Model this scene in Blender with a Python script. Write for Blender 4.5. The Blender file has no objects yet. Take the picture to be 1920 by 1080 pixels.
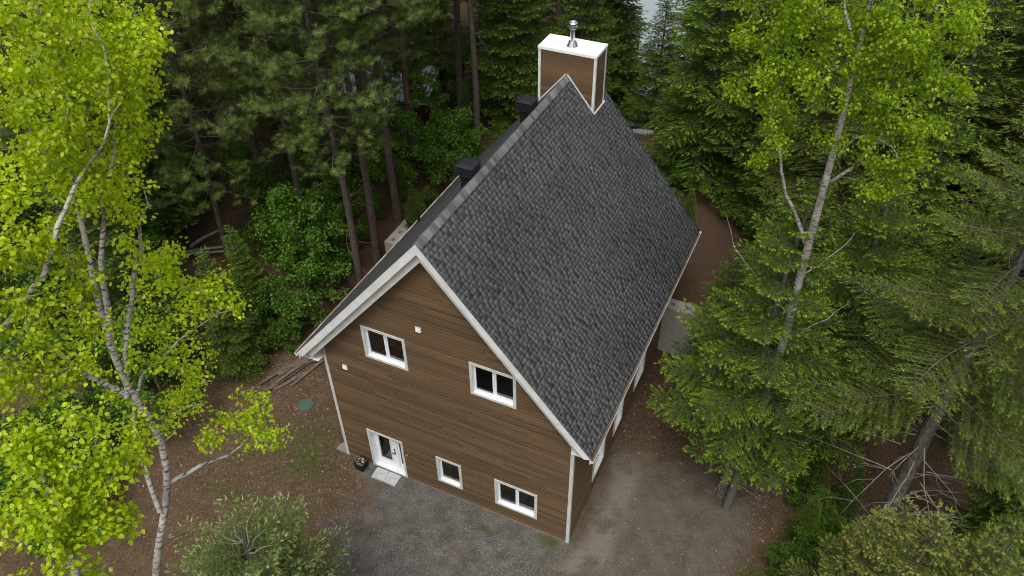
import bpy, math, random
import numpy as np
from mathutils import Matrix, Vector

# ------------------------------------------------------------------ camera, sky, sun, exposure
sc = bpy.context.scene
col = sc.collection
CAM = np.array([13.605, -13.790, 24.348])
cam_d = bpy.data.cameras.new('camera'); cam = bpy.data.objects.new('camera', cam_d); col.objects.link(cam)
_F = Vector((-0.32457285, 0.67655955, -0.66099897)); _R = Vector((0.90592314, 0.4232835, -0.01159089)); _U = Vector((-0.27194804, 0.60257635, 0.75029728))
cam.matrix_world = Matrix(((_R.x, _U.x, -_F.x, CAM[0]), (_R.y, _U.y, -_F.y, CAM[1]), (_R.z, _U.z, -_F.z, CAM[2]), (0, 0, 0, 1)))
cam_d.lens = 27.64; cam_d.sensor_width = 36; cam_d.clip_end = 2000; cam_d.clip_start = 0.1
sc.camera = cam

SUN_EL, SUN_AZ = 64.0, 165.0          # degrees; azimuth clockwise from +Y
w = bpy.data.worlds.new('World'); sc.world = w; w.use_nodes = True
nt = w.node_tree; nt.nodes.clear()
sky = nt.nodes.new('ShaderNodeTexSky'); sky.sky_type = 'NISHITA'; sky.sun_disc = False
sky.sun_elevation = math.radians(SUN_EL); sky.sun_rotation = math.radians(SUN_AZ); sky.air_density = 1.0; sky.dust_density = 4.0
hs = nt.nodes.new('ShaderNodeHueSaturation'); hs.inputs['Saturation'].default_value = 0.22
bg = nt.nodes.new('ShaderNodeBackground'); bg.inputs['Strength'].default_value = 0.15
wo = nt.nodes.new('ShaderNodeOutputWorld')
nt.links.new(sky.outputs[0], hs.inputs['Color']); nt.links.new(hs.outputs[0], bg.inputs[0]); nt.links.new(bg.outputs[0], wo.inputs[0])
sd = bpy.data.lights.new('sun', 'SUN'); sd.energy = 1.5; sd.angle = math.radians(22); sd.color = (1.0, 0.965, 0.91)
so = bpy.data.objects.new('sun', sd); col.objects.link(so)
_az, _el = math.radians(SUN_AZ), math.radians(SUN_EL)
so.rotation_euler = Vector((-math.sin(_az) * math.cos(_el), -math.cos(_az) * math.cos(_el), -math.sin(_el))).to_track_quat('-Z', 'Y').to_euler()
sc.view_settings.view_transform = 'Standard'; sc.view_settings.look = 'None'
sc.view_settings.exposure = 0.35; sc.view_settings.gamma = 1.0; sc.view_settings.use_curve_mapping = False
sc.cycles.filter_width = 1.1; sc.cycles.max_bounces = 6; sc.cycles.diffuse_bounces = 3; sc.cycles.transmission_bounces = 4; sc.cycles.transparent_max_bounces = 6

rng = np.random.default_rng(7)
random.seed(7)

# ------------------------------------------------------------------ materials
def new_mat(name):
    m = bpy.data.materials.new(name); m.use_nodes = True
    t = m.node_tree; b = t.nodes['Principled BSDF']
    return m, t, b

def N(t, kind, **kw):
    n = t.nodes.new(kind)
    for k, v in kw.items():
        if k.startswith('i_'):
            n.inputs[k[2:]].default_value = v
        else:
            setattr(n, k, v)
    return n

def ramp(t, stops, fac=None):
    n = t.nodes.new('ShaderNodeValToRGB'); e = n.color_ramp.elements
    while len(e) < len(stops): e.new(0.5)
    for i, (p, c) in enumerate(stops):
        e[i].position = p; e[i].color = (c[0], c[1], c[2], 1)
    if fac is not None: t.links.new(fac, n.inputs[0])
    return n

def mixc(t, fac, a, b, mode='MIX'):
    n = t.nodes.new('ShaderNodeMix'); n.data_type = 'RGBA'; n.blend_type = mode
    for s, v in ((0, fac), (6, a), (7, b)):
        if hasattr(v, 'is_output'): t.links.new(v, n.inputs[s])
        elif isinstance(v, (int, float)): n.inputs[s].default_value = v
        else: n.inputs[s].default_value = (*v, 1)
    return n.outputs[2]

def noise(t, scale, detail=4, rough=.55, vec=None):
    n = N(t, 'ShaderNodeTexNoise', i_Scale=scale, i_Detail=detail, i_Roughness=rough)
    if vec is not None: t.links.new(vec, n.inputs['Vector'])
    return n.outputs[0]

def objco(t, scale=(1, 1, 1)):
    c = N(t, 'ShaderNodeTexCoord'); mp = N(t, 'ShaderNodeMapping'); mp.inputs['Scale'].default_value = scale
    t.links.new(c.outputs['Object'], mp.inputs[0]); return mp.outputs[0]

def bump(t, b, h, strength=.4, dist=.02):
    n = N(t, 'ShaderNodeBump', i_Strength=strength, i_Distance=dist); t.links.new(h, n.inputs['Height']); t.links.new(n.outputs[0], b.inputs['Normal'])

def simple(name, c, rough=.6, metal=0, var=.12, scale=6, bmp=0):
    m, t, b = new_mat(name); v = objco(t)
    nz = noise(t, scale, 5, .6, v)
    r = ramp(t, [(.3, [x * (1 - var) for x in c]), (.7, [min(1, x * (1 + var)) for x in c])], nz)
    t.links.new(r.outputs[0], b.inputs['Base Color']); b.inputs['Roughness'].default_value = rough; b.inputs['Metallic'].default_value = metal
    if bmp: bump(t, b, noise(t, scale * 6, 4, .6, v), bmp, .01)
    return m

def foliage_mat(name, stops, transl=.35, rough=.55, tr_gain=(1.0, 1.15, .5)):
    m, t, b = new_mat(name)
    a = N(t, 'ShaderNodeAttribute', attribute_name='tint')
    oi = N(t, 'ShaderNodeObjectInfo')
    r = ramp(t, stops, a.outputs['Fac'])
    hsv = N(t, 'ShaderNodeHueSaturation')
    mr = N(t, 'ShaderNodeMapRange'); mr.inputs[3].default_value = .82; mr.inputs[4].default_value = 1.2
    t.links.new(oi.outputs['Random'], mr.inputs[0]); t.links.new(mr.outputs[0], hsv.inputs['Value']); t.links.new(r.outputs[0], hsv.inputs['Color'])
    c = hsv.outputs[0]
    t.links.new(c, b.inputs['Base Color']); b.inputs['Roughness'].default_value = rough; b.inputs['Specular IOR Level'].default_value = .35
    tl = N(t, 'ShaderNodeBsdfTranslucent'); t.links.new(mixc(t, 1.0, c, tr_gain, 'MULTIPLY'), tl.inputs[0])
    mx = N(t, 'ShaderNodeMixShader'); mx.inputs[0].default_value = transl
    t.links.new(b.outputs[0], mx.inputs[1]); t.links.new(tl.outputs[0], mx.inputs[2])
    t.links.new(mx.outputs[0], t.nodes['Material Output'].inputs[0])
    return m

def aspen_bark():
    m, t, b = new_mat('aspen_bark')
    v = objco(t, (5, 5, 17)); n1 = noise(t, 1.6, 5, .65, v)
    v2 = objco(t, (1.5, 1.5, 1.0)); n2 = noise(t, 1.3, 3, .5, v2)
    pale = ramp(t, [(.3, (.20, .19, .165)), (.7, (.42, .40, .355))], n2)
    mk = ramp(t, [(.49, (0, 0, 0)), (.60, (1, 1, 1))], n1)
    sp = N(t, 'ShaderNodeSeparateXYZ'); t.links.new(objco(t), sp.inputs[0])
    hgt = N(t, 'ShaderNodeMapRange'); hgt.inputs[1].default_value = 2.5; hgt.inputs[2].default_value = 8.0; hgt.inputs[3].default_value = .85; hgt.inputs[4].default_value = 0.0
    t.links.new(sp.outputs[2], hgt.inputs[0])
    old = ramp(t, [(.35, (.035, .031, .024)), (.65, (.13, .12, .095))], n1)          # furrowed grey bark on the old lower trunk
    c_ = mixc(t, mk.outputs[0], pale.outputs[0], (.055, .048, .04))
    t.links.new(mixc(t, hgt.outputs[0], c_, old.outputs[0]), b.inputs['Base Color']); b.inputs['Roughness'].default_value = .8
    bump(t, b, n1, .4, .02)
    return m

def bark(name, c1, c2, sz=(7, 7, 2.2)):
    m, t, b = new_mat(name); v = objco(t, sz); n1 = noise(t, 2.2, 6, .65, v)
    r = ramp(t, [(.35, c1), (.65, c2)], n1); t.links.new(r.outputs[0], b.inputs['Base Color']); b.inputs['Roughness'].default_value = .9
    bump(t, b, n1, .7, .03)
    return m

def siding_mat():
    m, t, b = new_mat('siding_wood')
    oi = N(t, 'ShaderNodeObjectInfo')
    v = objco(t, (1.2, 1, 30)); mp = t.nodes[-1]
    add = N(t, 'ShaderNodeVectorMath', operation='ADD'); t.links.new(v, add.inputs[0])
    sc_ = N(t, 'ShaderNodeVectorMath', operation='SCALE'); cb = N(t, 'ShaderNodeCombineXYZ')
    for i in range(3): t.links.new(oi.outputs['Random'], cb.inputs[i])
    t.links.new(cb.outputs[0], sc_.inputs[0]); sc_.inputs['Scale'].default_value = 60; t.links.new(sc_.outputs[0], add.inputs[1])
    n1 = noise(t, 3.0, 6, .7, add.outputs[0])
    r = ramp(t, [(.25, (.090, .055, .026)), (.5, (.114, .071, .035)), (.78, (.140, .090, .046))], n1)
    hsv = N(t, 'ShaderNodeHueSaturation'); mr = N(t, 'ShaderNodeMapRange'); mr.inputs[3].default_value = .74; mr.inputs[4].default_value = 1.26
    t.links.new(oi.outputs['Random'], mr.inputs[0]); t.links.new(mr.outputs[0], hsv.inputs['Value']); t.links.new(r.outputs[0], hsv.inputs['Color'])
    t.links.new(hsv.outputs[0], b.inputs['Base Color']); b.inputs['Roughness'].default_value = .62; b.inputs['Specular IOR Level'].default_value = .35
    bump(t, b, n1, .25, .006)
    return m

def shingle_mat():
    m, t, b = new_mat('asphalt_shingle')
    a = N(t, 'ShaderNodeAttribute', attribute_name='tint')
    r = ramp(t, [(0, (.024, .025, .026)), (.3, (.052, .054, .055)), (.45, (.085, .090, .093)), (.75, (.128, .135, .138)), (.9, (.14, .147, .149)), (1, (.105, .085, .080))], a.outputs['Fac'])
    g = N(t, 'ShaderNodeTexCoord')
    geo = N(t, 'ShaderNodeNewGeometry')
    n1 = noise(t, 170, 2, .7, geo.outputs['Position']); n2 = noise(t, .45, 3, .55, geo.outputs['Position'])
    c = mixc(t, .55, r.outputs[0], ramp(t, [(.3, (.80, .80, .80)), (.7, (1.18, 1.18, 1.18))], n1).outputs[0], 'MULTIPLY')
    c = mixc(t, .6, c, ramp(t, [(.32, (.66, .64, .64)), (.6, (1.1, 1.1, 1.1))], n2).outputs[0], 'MULTIPLY')
    t.links.new(c, b.inputs['Base Color']); b.inputs['Roughness'].default_value = .78; b.inputs['Specular IOR Level'].default_value = .45
    bump(t, b, n1, .15, .002)
    return m

def glass_mat():
    m, t, b = new_mat('window_glass')
    tr = N(t, 'ShaderNodeBsdfTransparent'); tr.inputs[0].default_value = (.74, .78, .75, 1)
    gl = N(t, 'ShaderNodeBsdfGlossy'); gl.inputs['Roughness'].default_value = .02; gl.inputs[0].default_value = (.9, .95, .95, 1)
    fr = N(t, 'ShaderNodeFresnel'); fr.inputs[0].default_value = 2.1
    mx = N(t, 'ShaderNodeMixShader'); t.links.new(fr.outputs[0], mx.inputs[0]); t.links.new(tr.outputs[0], mx.inputs[1]); t.links.new(gl.outputs[0], mx.inputs[2])
    t.links.new(mx.outputs[0], t.nodes['Material Output'].inputs[0])
    return m

def ground_mat():
    m, t, b = new_mat('forest_floor')
    geo = N(t, 'ShaderNodeNewGeometry'); P = geo.outputs['Position']
    at = {k: N(t, 'ShaderNodeAttribute', attribute_name=k).outputs['Fac'] for k in ('gravel', 'packed', 'grass', 'sand', 'needle')}
    n_f = noise(t, 14, 6, .75, P); n_m = noise(t, 1.7, 5, .6, P); n_g = noise(t, 26, 6, .8, P)
    vor = N(t, 'ShaderNodeTexVoronoi', i_Scale=11.0); t.links.new(P, vor.inputs['Vector'])
    litter = ramp(t, [(.25, (.032, .021, .013)), (.48, (.092, .062, .038)), (.62, (.145, .100, .063)), (.8, (.25, .18, .12))], n_f).outputs[0]
    litter = mixc(t, .7, litter, ramp(t, [(.3, (.62, .60, .58)), (.7, (1.25, 1.2, 1.15))], n_m).outputs[0], 'MULTIPLY')
    needle = ramp(t, [(.3, (.035, .022, .014)), (.7, (.090, .056, .034))], n_f).outputs[0]
    c = mixc(t, at['needle'], litter, needle)
    gravel = ramp(t, [(.30, (.034, .032, .028)), (.5, (.110, .104, .094)), (.70, (.29, .275, .25))], n_g).outputs[0]
    gravel = mixc(t, .8, gravel, ramp(t, [(.35, (.62, .60, .59)), (.65, (1.2, 1.18, 1.16))], n_m).outputs[0], 'MULTIPLY')
    c = mixc(t, at['gravel'], c, gravel)
    packed = ramp(t, [(.3, (.055, .047, .038)), (.52, (.118, .101, .081)), (.72, (.235, .203, .165))], n_g).outputs[0]
    packed = mixc(t, .7, packed, ramp(t, [(.35, (.66, .61, .58)), (.65, (1.18, 1.16, 1.15))], n_m).outputs[0], 'MULTIPLY')
    c = mixc(t, at['packed'], c, packed)
    sand = ramp(t, [(.3, (.12, .10, .082)), (.7, (.235, .205, .172))], n_g).outputs[0]
    c = mixc(t, at['sand'], c, sand)
    grass = ramp(t, [(.3, (.030, .040, .010)), (.7, (.085, .105, .028))], n_f).outputs[0]
    c = mixc(t, at['grass'], c, grass)
    t.links.new(c, b.inputs['Base Color']); b.inputs['Roughness'].default_value = .95; b.inputs['Specular IOR Level'].default_value = .15
    h = N(t, 'ShaderNodeMath', operation='ADD'); t.links.new(n_f, h.inputs[0]); t.links.new(n_g, h.inputs[1])
    bump(t, b, h.outputs[0], .9, .035)
    return m

def tint_mat(name, stops, rough=.8):
    m, t, b = new_mat(name); a = N(t, 'ShaderNodeAttribute', attribute_name='tint')
    r = ramp(t, stops, a.outputs['Fac']); t.links.new(r.outputs[0], b.inputs['Base Color']); b.inputs['Roughness'].default_value = rough
    return m

M = {}
M['white'] = simple('white_paint', (.62, .63, .61), .5, 0, .15, 2.2)
M['trim'] = simple('offwhite_trim', (.52, .53, .49), .55, 0, .14, 2.2)
M['vinyl'] = simple('white_vinyl', (.74, .77, .80), .35, 0, .03, 2)
M['cap'] = simple('painted_metal_cap', (.80, .81, .80), .35, .0, .05, 2)
M['siding'] = siding_mat()
M['shingle'] = shingle_mat()
M['deck'] = simple('roof_deck', (.03, .03, .03), .9)
M['glass'] = glass_mat()
M['inside'] = simple('dark_room_wall', (.34, .32, .30), .9)
M['curtain'] = simple('curtain_cloth', (.55, .55, .52), .9)
M['black'] = simple('black_metal', (.012, .013, .015), .55, 0, .2, 5)
M['black'].node_tree.nodes['Principled BSDF'].inputs['Specular IOR Level'].default_value = .25
M['steel'] = simple('stainless_pipe', (.62, .63, .65), .25, 1.0, .08, 8)
M['copper'] = simple('brass_tap', (.30, .22, .13), .45, .6)
M['concrete'] = simple('concrete', (.30, .28, .245), .9, 0, .18, 3, .4)
M['paver'] = simple('grey_paver', (.36, .37, .37), .85, 0, .18, 5, .4)
M['stone'] = simple('pale_stone', (.17, .17, .17), .85, 0, .3, 4, .4)
M['oldwood'] = simple('weathered_wood', (.115, .085, .062), .9, 0, .4, 7, .5)
M['debris'] = simple('needle_debris', (.19, .095, .045), .95, 0, .45, 22, .8)
M['debris_r'] = simple('old_gutter_dirt', (.12, .085, .062), .95, 0, .45, 22, .8)
M['lid'] = simple('green_plastic', (.050, .088, .064), .8, 0, .12, 6)
M['soil'] = simple('potting_soil', (.03, .02, .015), .95, 0, .4, 30, .6)
M['tin'] = simple('galvanised_roof', (.62, .65, .68), .35, .3, .1, 3)
M['cabinwall'] = simple('cabin_boards', (.17, .085, .045), .8, 0, .3, 4)
M['ground'] = ground_mat()
M['aspen_bark'] = aspen_bark()
M['pine_bark'] = bark('pine_bark', (.035, .025, .019), (.125, .092, .073))
M['spruce_bark'] = bark('spruce_bark', (.040, .035, .030), (.155, .140, .122))
M['dtwig'] = bark('brown_twig', (.035, .027, .020), (.11, .09, .07), (3, 3, 3))
M['mtwig'] = bark('lichen_twig', (.06, .05, .04), (.17, .15, .12), (3, 3, 3))
M['twig'] = bark('grey_twig', (.12, .105, .085), (.30, .275, .235), (3, 3, 3))
M['aspen_leaf'] = foliage_mat('aspen_leaf', [(0, (.20, .32, .005)), (.4, (.36, .50, .007)), (.75, (.50, .62, .010)), (1, (.66, .73, .06))], .5, .45, (1.15, 1.15, .4))
M['aspen_leaf_b'] = foliage_mat('aspen_leaf_green', [(0, (.13, .25, .006)), (.4, (.24, .39, .008)), (.75, (.36, .50, .012)), (1, (.50, .60, .04))], .5, .45, (1.15, 1.15, .4))
M['maple_leaf'] = foliage_mat('understory_leaf', [(0, (.035, .085, .006)), (.5, (.075, .165, .011)), (1, (.14, .25, .020))], .35, .5)
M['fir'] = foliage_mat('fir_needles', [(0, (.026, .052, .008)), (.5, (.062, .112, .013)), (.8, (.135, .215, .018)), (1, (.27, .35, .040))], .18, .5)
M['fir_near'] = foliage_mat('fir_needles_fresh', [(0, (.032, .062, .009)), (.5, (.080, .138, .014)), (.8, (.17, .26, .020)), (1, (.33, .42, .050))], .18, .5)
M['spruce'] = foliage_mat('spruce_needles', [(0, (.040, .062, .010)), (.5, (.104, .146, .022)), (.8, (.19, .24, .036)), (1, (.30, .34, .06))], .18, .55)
M['young'] = foliage_mat('young_spruce_needles', [(0, (.045, .070, .014)), (.5, (.135, .165, .034)), (.8, (.26, .28, .058)), (1, (.42, .40, .09))], .2, .5)
M['bluefir'] = foliage_mat('pale_fir_needles', [(0, (.038, .060, .014)), (.5, (.105, .150, .034)), (.8, (.21, .25, .085)), (1, (.36, .38, .17))], .18, .5)
M['pine'] = foliage_mat('pine_needles', [(0, (.033, .054, .010)), (.5, (.088, .130, .022)), (1, (.165, .215, .042))], .2, .5)
M['litter'] = tint_mat('fallen_leaf', [(0, (.05, .028, .016)), (.5, (.14, .085, .05)), (.85, (.28, .20, .13)), (1, (.42, .36, .29))])
M['pebble'] = tint_mat('gravel_stone', [(0, (.06, .056, .053)), (.5, (.17, .16, .15)), (.9, (.32, .30, .28)), (1, (.55, .53, .50))])
M['grassblade'] = foliage_mat('grass_blade', [(0, (.040, .065, .012)), (1, (.12, .16, .035))], .3)
def water_mat():
    m, t, b = new_mat('lake_water'); b.inputs['Base Color'].default_value = (.26, .29, .32, 1); b.inputs['Roughness'].default_value = .2  # pale grey-blue base colour paints in the bright sky glare on the lake
    geo = N(t, 'ShaderNodeNewGeometry'); n1 = noise(t, 1.5, 4, .6, geo.outputs['Position']); bump(t, b, n1, .5, .15); return m
M['water'] = water_mat()

# ------------------------------------------------------------------ mesh helpers
def mesh_np(name, V, groups, attrs=None):
    """groups: list of (n,k) int arrays"""
    me = bpy.data.meshes.new(name)
    V = np.asarray(V, np.float32); me.vertices.add(len(V)); me.vertices.foreach_set('co', V.ravel())
    groups = [np.asarray(g, np.int32) for g in groups if len(g)]
    loops = np.concatenate([g.ravel() for g in groups]); cnt = np.concatenate([np.full(len(g), g.shape[1], np.int32) for g in groups])
    st = np.concatenate([[0], np.cumsum(cnt)[:-1]]).astype(np.int32)
    me.loops.add(len(loops)); me.loops.foreach_set('vertex_index', loops)
    me.polygons.add(len(cnt)); me.polygons.foreach_set('loop_start', st)
    try: me.polygons.foreach_set('loop_total', cnt)
    except Exception: pass
    if attrs:
        for k, a in attrs.items():
            at = me.attributes.new(k, 'FLOAT', 'POINT'); at.data.foreach_set('value', np.asarray(a, np.float32))
    me.update(calc_edges=True); me.validate()
    return me

def obj(name, me, mat=None, parent=None, smooth=False, kind=None):
    if mat is not None and not me.materials: me.materials.append(M[mat] if isinstance(mat, str) else mat)
    if smooth and len(me.polygons): me.polygons.foreach_set('use_smooth', np.ones(len(me.polygons), bool))
    o = bpy.data.objects.new(name, me); col.objects.link(o)
    if parent is not None: o.parent = parent
    if kind: o['kind'] = kind
    return o

def empty(name, loc=(0, 0, 0), rz=0):
    o = bpy.data.objects.new(name, None); col.objects.link(o); o.location = loc; o.rotation_euler = (0, 0, rz); o.empty_display_size = .3
    return o

def tag(o, label, cat, group=None):
    o['label'] = label; o['category'] = cat
    if group: o['group'] = group
    return o

class MB:
    def __init__(s): s.v = []; s.f = []
    def add(s, vs, fs):
        k = len(s.v); s.v += [tuple(map(float, q)) for q in vs]; s.f += [tuple(i + k for i in f) for f in fs]; return s
    def box(s, a, b):
        (x0, y0, z0), (x1, y1, z1) = a, b
        return s.add([(x0, y0, z0), (x1, y0, z0), (x1, y1, z0), (x0, y1, z0), (x0, y0, z1), (x1, y0, z1), (x1, y1, z1), (x0, y1, z1)],
                     [(0, 3, 2, 1), (4, 5, 6, 7), (0, 1, 5, 4), (1, 2, 6, 5), (2, 3, 7, 6), (3, 0, 4, 7)])
    def prism(s, poly, y0, y1):          # poly in (x,z), CCW seen from -y
        n = len(poly)
        vs = [(x, y0, z) for x, z in poly] + [(x, y1, z) for x, z in poly]
        fs = [tuple(range(n)), tuple(range(2 * n - 1, n - 1, -1))] + [(i + n, (i + 1) % n + n, (i + 1) % n, i)[::1] for i in range(n)]
        return s.add(vs, fs)
    def lathe(s, prof, c=(0, 0), n=20, top=True):
        k = len(s.v); m = len(prof)
        vs = [(c[0] + r * math.cos(2 * math.pi * i / n), c[1] + r * math.sin(2 * math.pi * i / n), z) for r, z in prof for i in range(n)]
        fs = [(j * n + i, j * n + (i + 1) % n, (j + 1) * n + (i + 1) % n, (j + 1) * n + i) for j in range(m - 1) for i in range(n)]
        fs.append(tuple(range(n))[::-1])
        if top: fs.append(tuple((m - 1) * n + i for i in range(n)))
        return s.add(vs, fs)
    def mesh(s, name, bevel=0):
        me = bpy.data.meshes.new(name); me.from_pydata(s.v, [], s.f); me.update()
        return me
    def build(s, name, mat, parent=None, smooth=False, kind=None):
        return obj(name, s.mesh(name), mat, parent, smooth, kind)

def vnoise(x, y, scale, seed=0):
    x = np.asarray(x, float) * scale; y = np.asarray(y, float) * scale
    xi, yi = np.floor(x).astype(int), np.floor(y).astype(int); fx, fy = x - xi, y - yi
    fx = fx * fx * (3 - 2 * fx); fy = fy * fy * (3 - 2 * fy)
    def h(a, b):
        v = np.sin(a * 127.1 + b * 311.7 + seed * 74.7) * 43758.5453; return v - np.floor(v)
    return (h(xi, yi) * (1 - fx) + h(xi + 1, yi) * fx) * (1 - fy) + (h(xi, yi + 1) * (1 - fx) + h(xi + 1, yi + 1) * fx) * fy

def fnoise(x, y, scale, seed=0):
    return .5 * vnoise(x, y, scale, seed) + .3 * vnoise(x, y, scale * 2.1, seed + 1) + .2 * vnoise(x, y, scale * 4.3, seed + 2)

def sm(v, a, b):
    t = np.clip((np.asarray(v, float) - a) / (b - a), 0, 1); return t * t * (3 - 2 * t)

# ------------------------------------------------------------------ terrain
HW, HL = 8.96, 10.86                     # house plan
def ground_z(x, y):
    x = np.asarray(x, float); y = np.asarray(y, float)
    steep = sm(y, 10.25, 10.6)
    right = sm(y, 6.5, 14); left = sm(y, 4.0, 13.0)
    wr = sm(x, 12.2, 14.5); wl = 1 - sm(x, -1.5, 1.0)
    mid = steep * (1 - wr) + right * wr
    h = 2.2 * (mid * (1 - wl) + left * wl)
    drop = sm(y, 22, 33) * sm(x, -13, -6); h = h - 4.4 * drop
    rough = (fnoise(x, y, .35, 5) - .5) * .28
    yard = np.exp(-(((x - 5) / 9) ** 2 + ((y - 1) / 8) ** 2) ** 2)
    return h + rough * (1 - .8 * yard) - .02

def axis(a, b, st, far):
    c = list(np.arange(a, b + 1e-6, st)); s = st
    while c[-1] < far: s *= 1.25; c.append(c[-1] + s)
    s = st
    while c[0] > -far: s *= 1.25; c.insert(0, c[0] - s)
    return np.array(c)
gx, gy = axis(-13, 21, .17, 320), axis(-9, 19, .17, 320)
X, Y = np.meshgrid(gx, gy); Z = ground_z(X, Y)
nx, ny = len(gx), len(gy); idx = np.arange(nx * ny).reshape(ny, nx)
quads = np.stack([idx[:-1, :-1], idx[:-1, 1:], idx[1:, 1:], idx[1:, :-1]], -1).reshape(-1, 4)
n1, n2, n3 = fnoise(X, Y, .8, 11), fnoise(X, Y, 1.6, 12), fnoise(X, Y, .5, 13)
gravel = sm(X + (n1 - .5) * 3.2 + .25 * Y, .2, 2.0) * (1 - sm(X + (n2 - .5) * 2.5, 8.0, 10.0)) * (1 - sm(Y, .2, .6)) * sm(n2 + n1 * .5, .18, .48)
packed = sm(X, 8.6, 9.6) * (1 - sm(X + (n1 - .5) * 1.4 - .08 * (Y - 2), 14.2, 14.9)) * (1 - sm(Y + (n1 - .5) * 3, 3.6, 6.6)) * .92
track = np.abs(X - 9.75 - .35 * np.sin(Y * .9) - (n1 - .5) * .9)
sand = (1 - sm(track, .2, .75)) * sm(Y, -2.2, -.6) * (1 - sm(Y, 3.6, 4.8)) * sm(n2, .30, .46) * .95
sand = np.maximum(sand, .5 * sm(n3, .55, .66) * packed * sm(-Y, -1, 1.5))
def spot(cx, cy, rx, ry): return 1 - sm(np.hypot((X - cx) / rx, (Y - cy) / ry) + (n2 - .5) * 1.1, .35, 1.0)
grass = np.maximum.reduce([spot(-1.3, -.9, 1.9, 1.2), spot(-1.8, .3, 1.5, .9) * .8, spot(-4.2, -.4, 1.6, 1.0) * .6, spot(-3.0, -3.2, 1.8, 1.0) * .6, spot(.2, -2.6, 1.0, .8) * .5, spot(6.2, -.75, .55, .25), spot(7.3, -.65, .5, .22), spot(8.4, -.25, .7, .25), spot(-3.4, -1.4, .9, .6) * .6, spot(15.1, 1.3, .7, 1.2), spot(12.1, 2.6, .2, .15)]) * sm(n2, .34, .5) * .85
needle = np.clip(sm(Y, 5.5, 9) * (1 - sm(X, 13, 16)) + sm(Y, 9.5, 12), 0, 1) * .85
gme = mesh_np('ground', np.stack([X, Y, Z], -1).reshape(-1, 3), [quads], {k: v.ravel() for k, v in dict(gravel=gravel, packed=packed, grass=grass, sand=sand, needle=needle).items()})
g = obj('ground', gme, 'ground', None, True, 'structure')
lk = MB().add([(-60, 26, -1.25), (140, 26, -1.25), (140, 320, -1.25), (-60, 320, -1.25)], [(0, 1, 2, 3)]).build('lake', 'water', kind='structure')

# ------------------------------------------------------------------ house
house = tag(empty('house'), 'brown wood-sided gable house with steep grey shingle roof and white trim', 'house')
EZ, SLP, OE, YF, YB = 5.6515, 1.20176, .7019, -.503, 11.42
XC = HW / 2; RZ = EZ + SLP * (XC + OE); ANG = math.atan(SLP); CA, SA = math.cos(ANG), math.sin(ANG); SLEN = (XC + OE) / CA
def roof_z(x): return RZ - SLP * abs(x - XC)
OPEN = {'ul': (1.774, 3.355, 6.094, 7.487), 'ur': (5.557, 7.086, 6.104, 7.50), 'door': (1.154, 2.634, 0.0, 2.10), 'sm': (3.973, 4.959, .67, 2.061), 'lr': (6.234, 7.81, .662, 2.066)}
def hole(r, t=.05): return (r[0] + t, r[1] - t, r[2] + (t if r[2] > 0 else -.3), r[3] - t)
HOLES = [hole(r) for r in OPEN.values()]

# wall shells (thickness .12), front with real openings
def wall_panels(holes, x0, x1, top):
    xs = sorted({x0, x1, XC} | {h[0] for h in holes} | {h[1] for h in holes}); xs = [x for x in xs if x0 <= x <= x1]
    out = []
    for a, b in zip(xs, xs[1:]):
        m = (a + b) / 2; cuts = sorted((h[2], h[3]) for h in holes if h[0] < m < h[1]); z = -.3
        for c0, c1 in cuts:
            if c0 > z + 1e-4: out.append([(a, z), (b, z), (b, c0), (a, c0)])
            z = c1
        out.append([(a, z), (b, z), (b, top(b)), (a, top(a))])
    return out
gt = lambda x: roof_z(x) - .30
mb = MB()
for q in wall_panels(HOLES, .002, HW - .002, gt): mb.prism(q, .0, .12)
fw = mb.build('front_wall', 'inside', house)
mb = MB()
for q in wall_panels([], .002, HW - .002, gt): mb.prism(q, HL - .12, HL)
bw = mb.build('back_wall', 'siding', house)
SIDEWIN = [(2.15, 3.35, .70, 2.06), (4.35, 5.35, .70, 2.06), (6.75, 8.05, .70, 2.06)]
def side_pieces():
    ys = sorted({.12, HL - .12} | {v for a in SIDEWIN for v in a[:2]}); out = []
    for a, b in zip(ys, ys[1:]):
        m = (a + b) / 2; hs_ = [w_ for w_ in SIDEWIN if w_[0] < m < w_[1]]
        if hs_: out += [(a, b, -.3, hs_[0][2] + .05), (a, b, hs_[0][3] - .05, 5.34)]
        else: out.append((a, b, -.3, 5.34))
    return out
mb = MB()
for a, b, z0, z1 in side_pieces(): mb.box((HW - .12, a, z0), (HW, b, z1))
rw = mb.build('side_wall', 'inside', house)
mb = MB().box((0, .12, -.3), (.12, HL - .12, 5.34)); lw = mb.build('side_wall', 'inside', house)
# storey floor inside
MB().box((.13, .13, 2.9), (HW - .13, HL - .13, 3.1)).build('storey_floor', 'inside', house)
MB().box((.13, 4.6, -.2), (HW - .13, 4.7, 5.2)).build('partition', 'inside', house)

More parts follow.
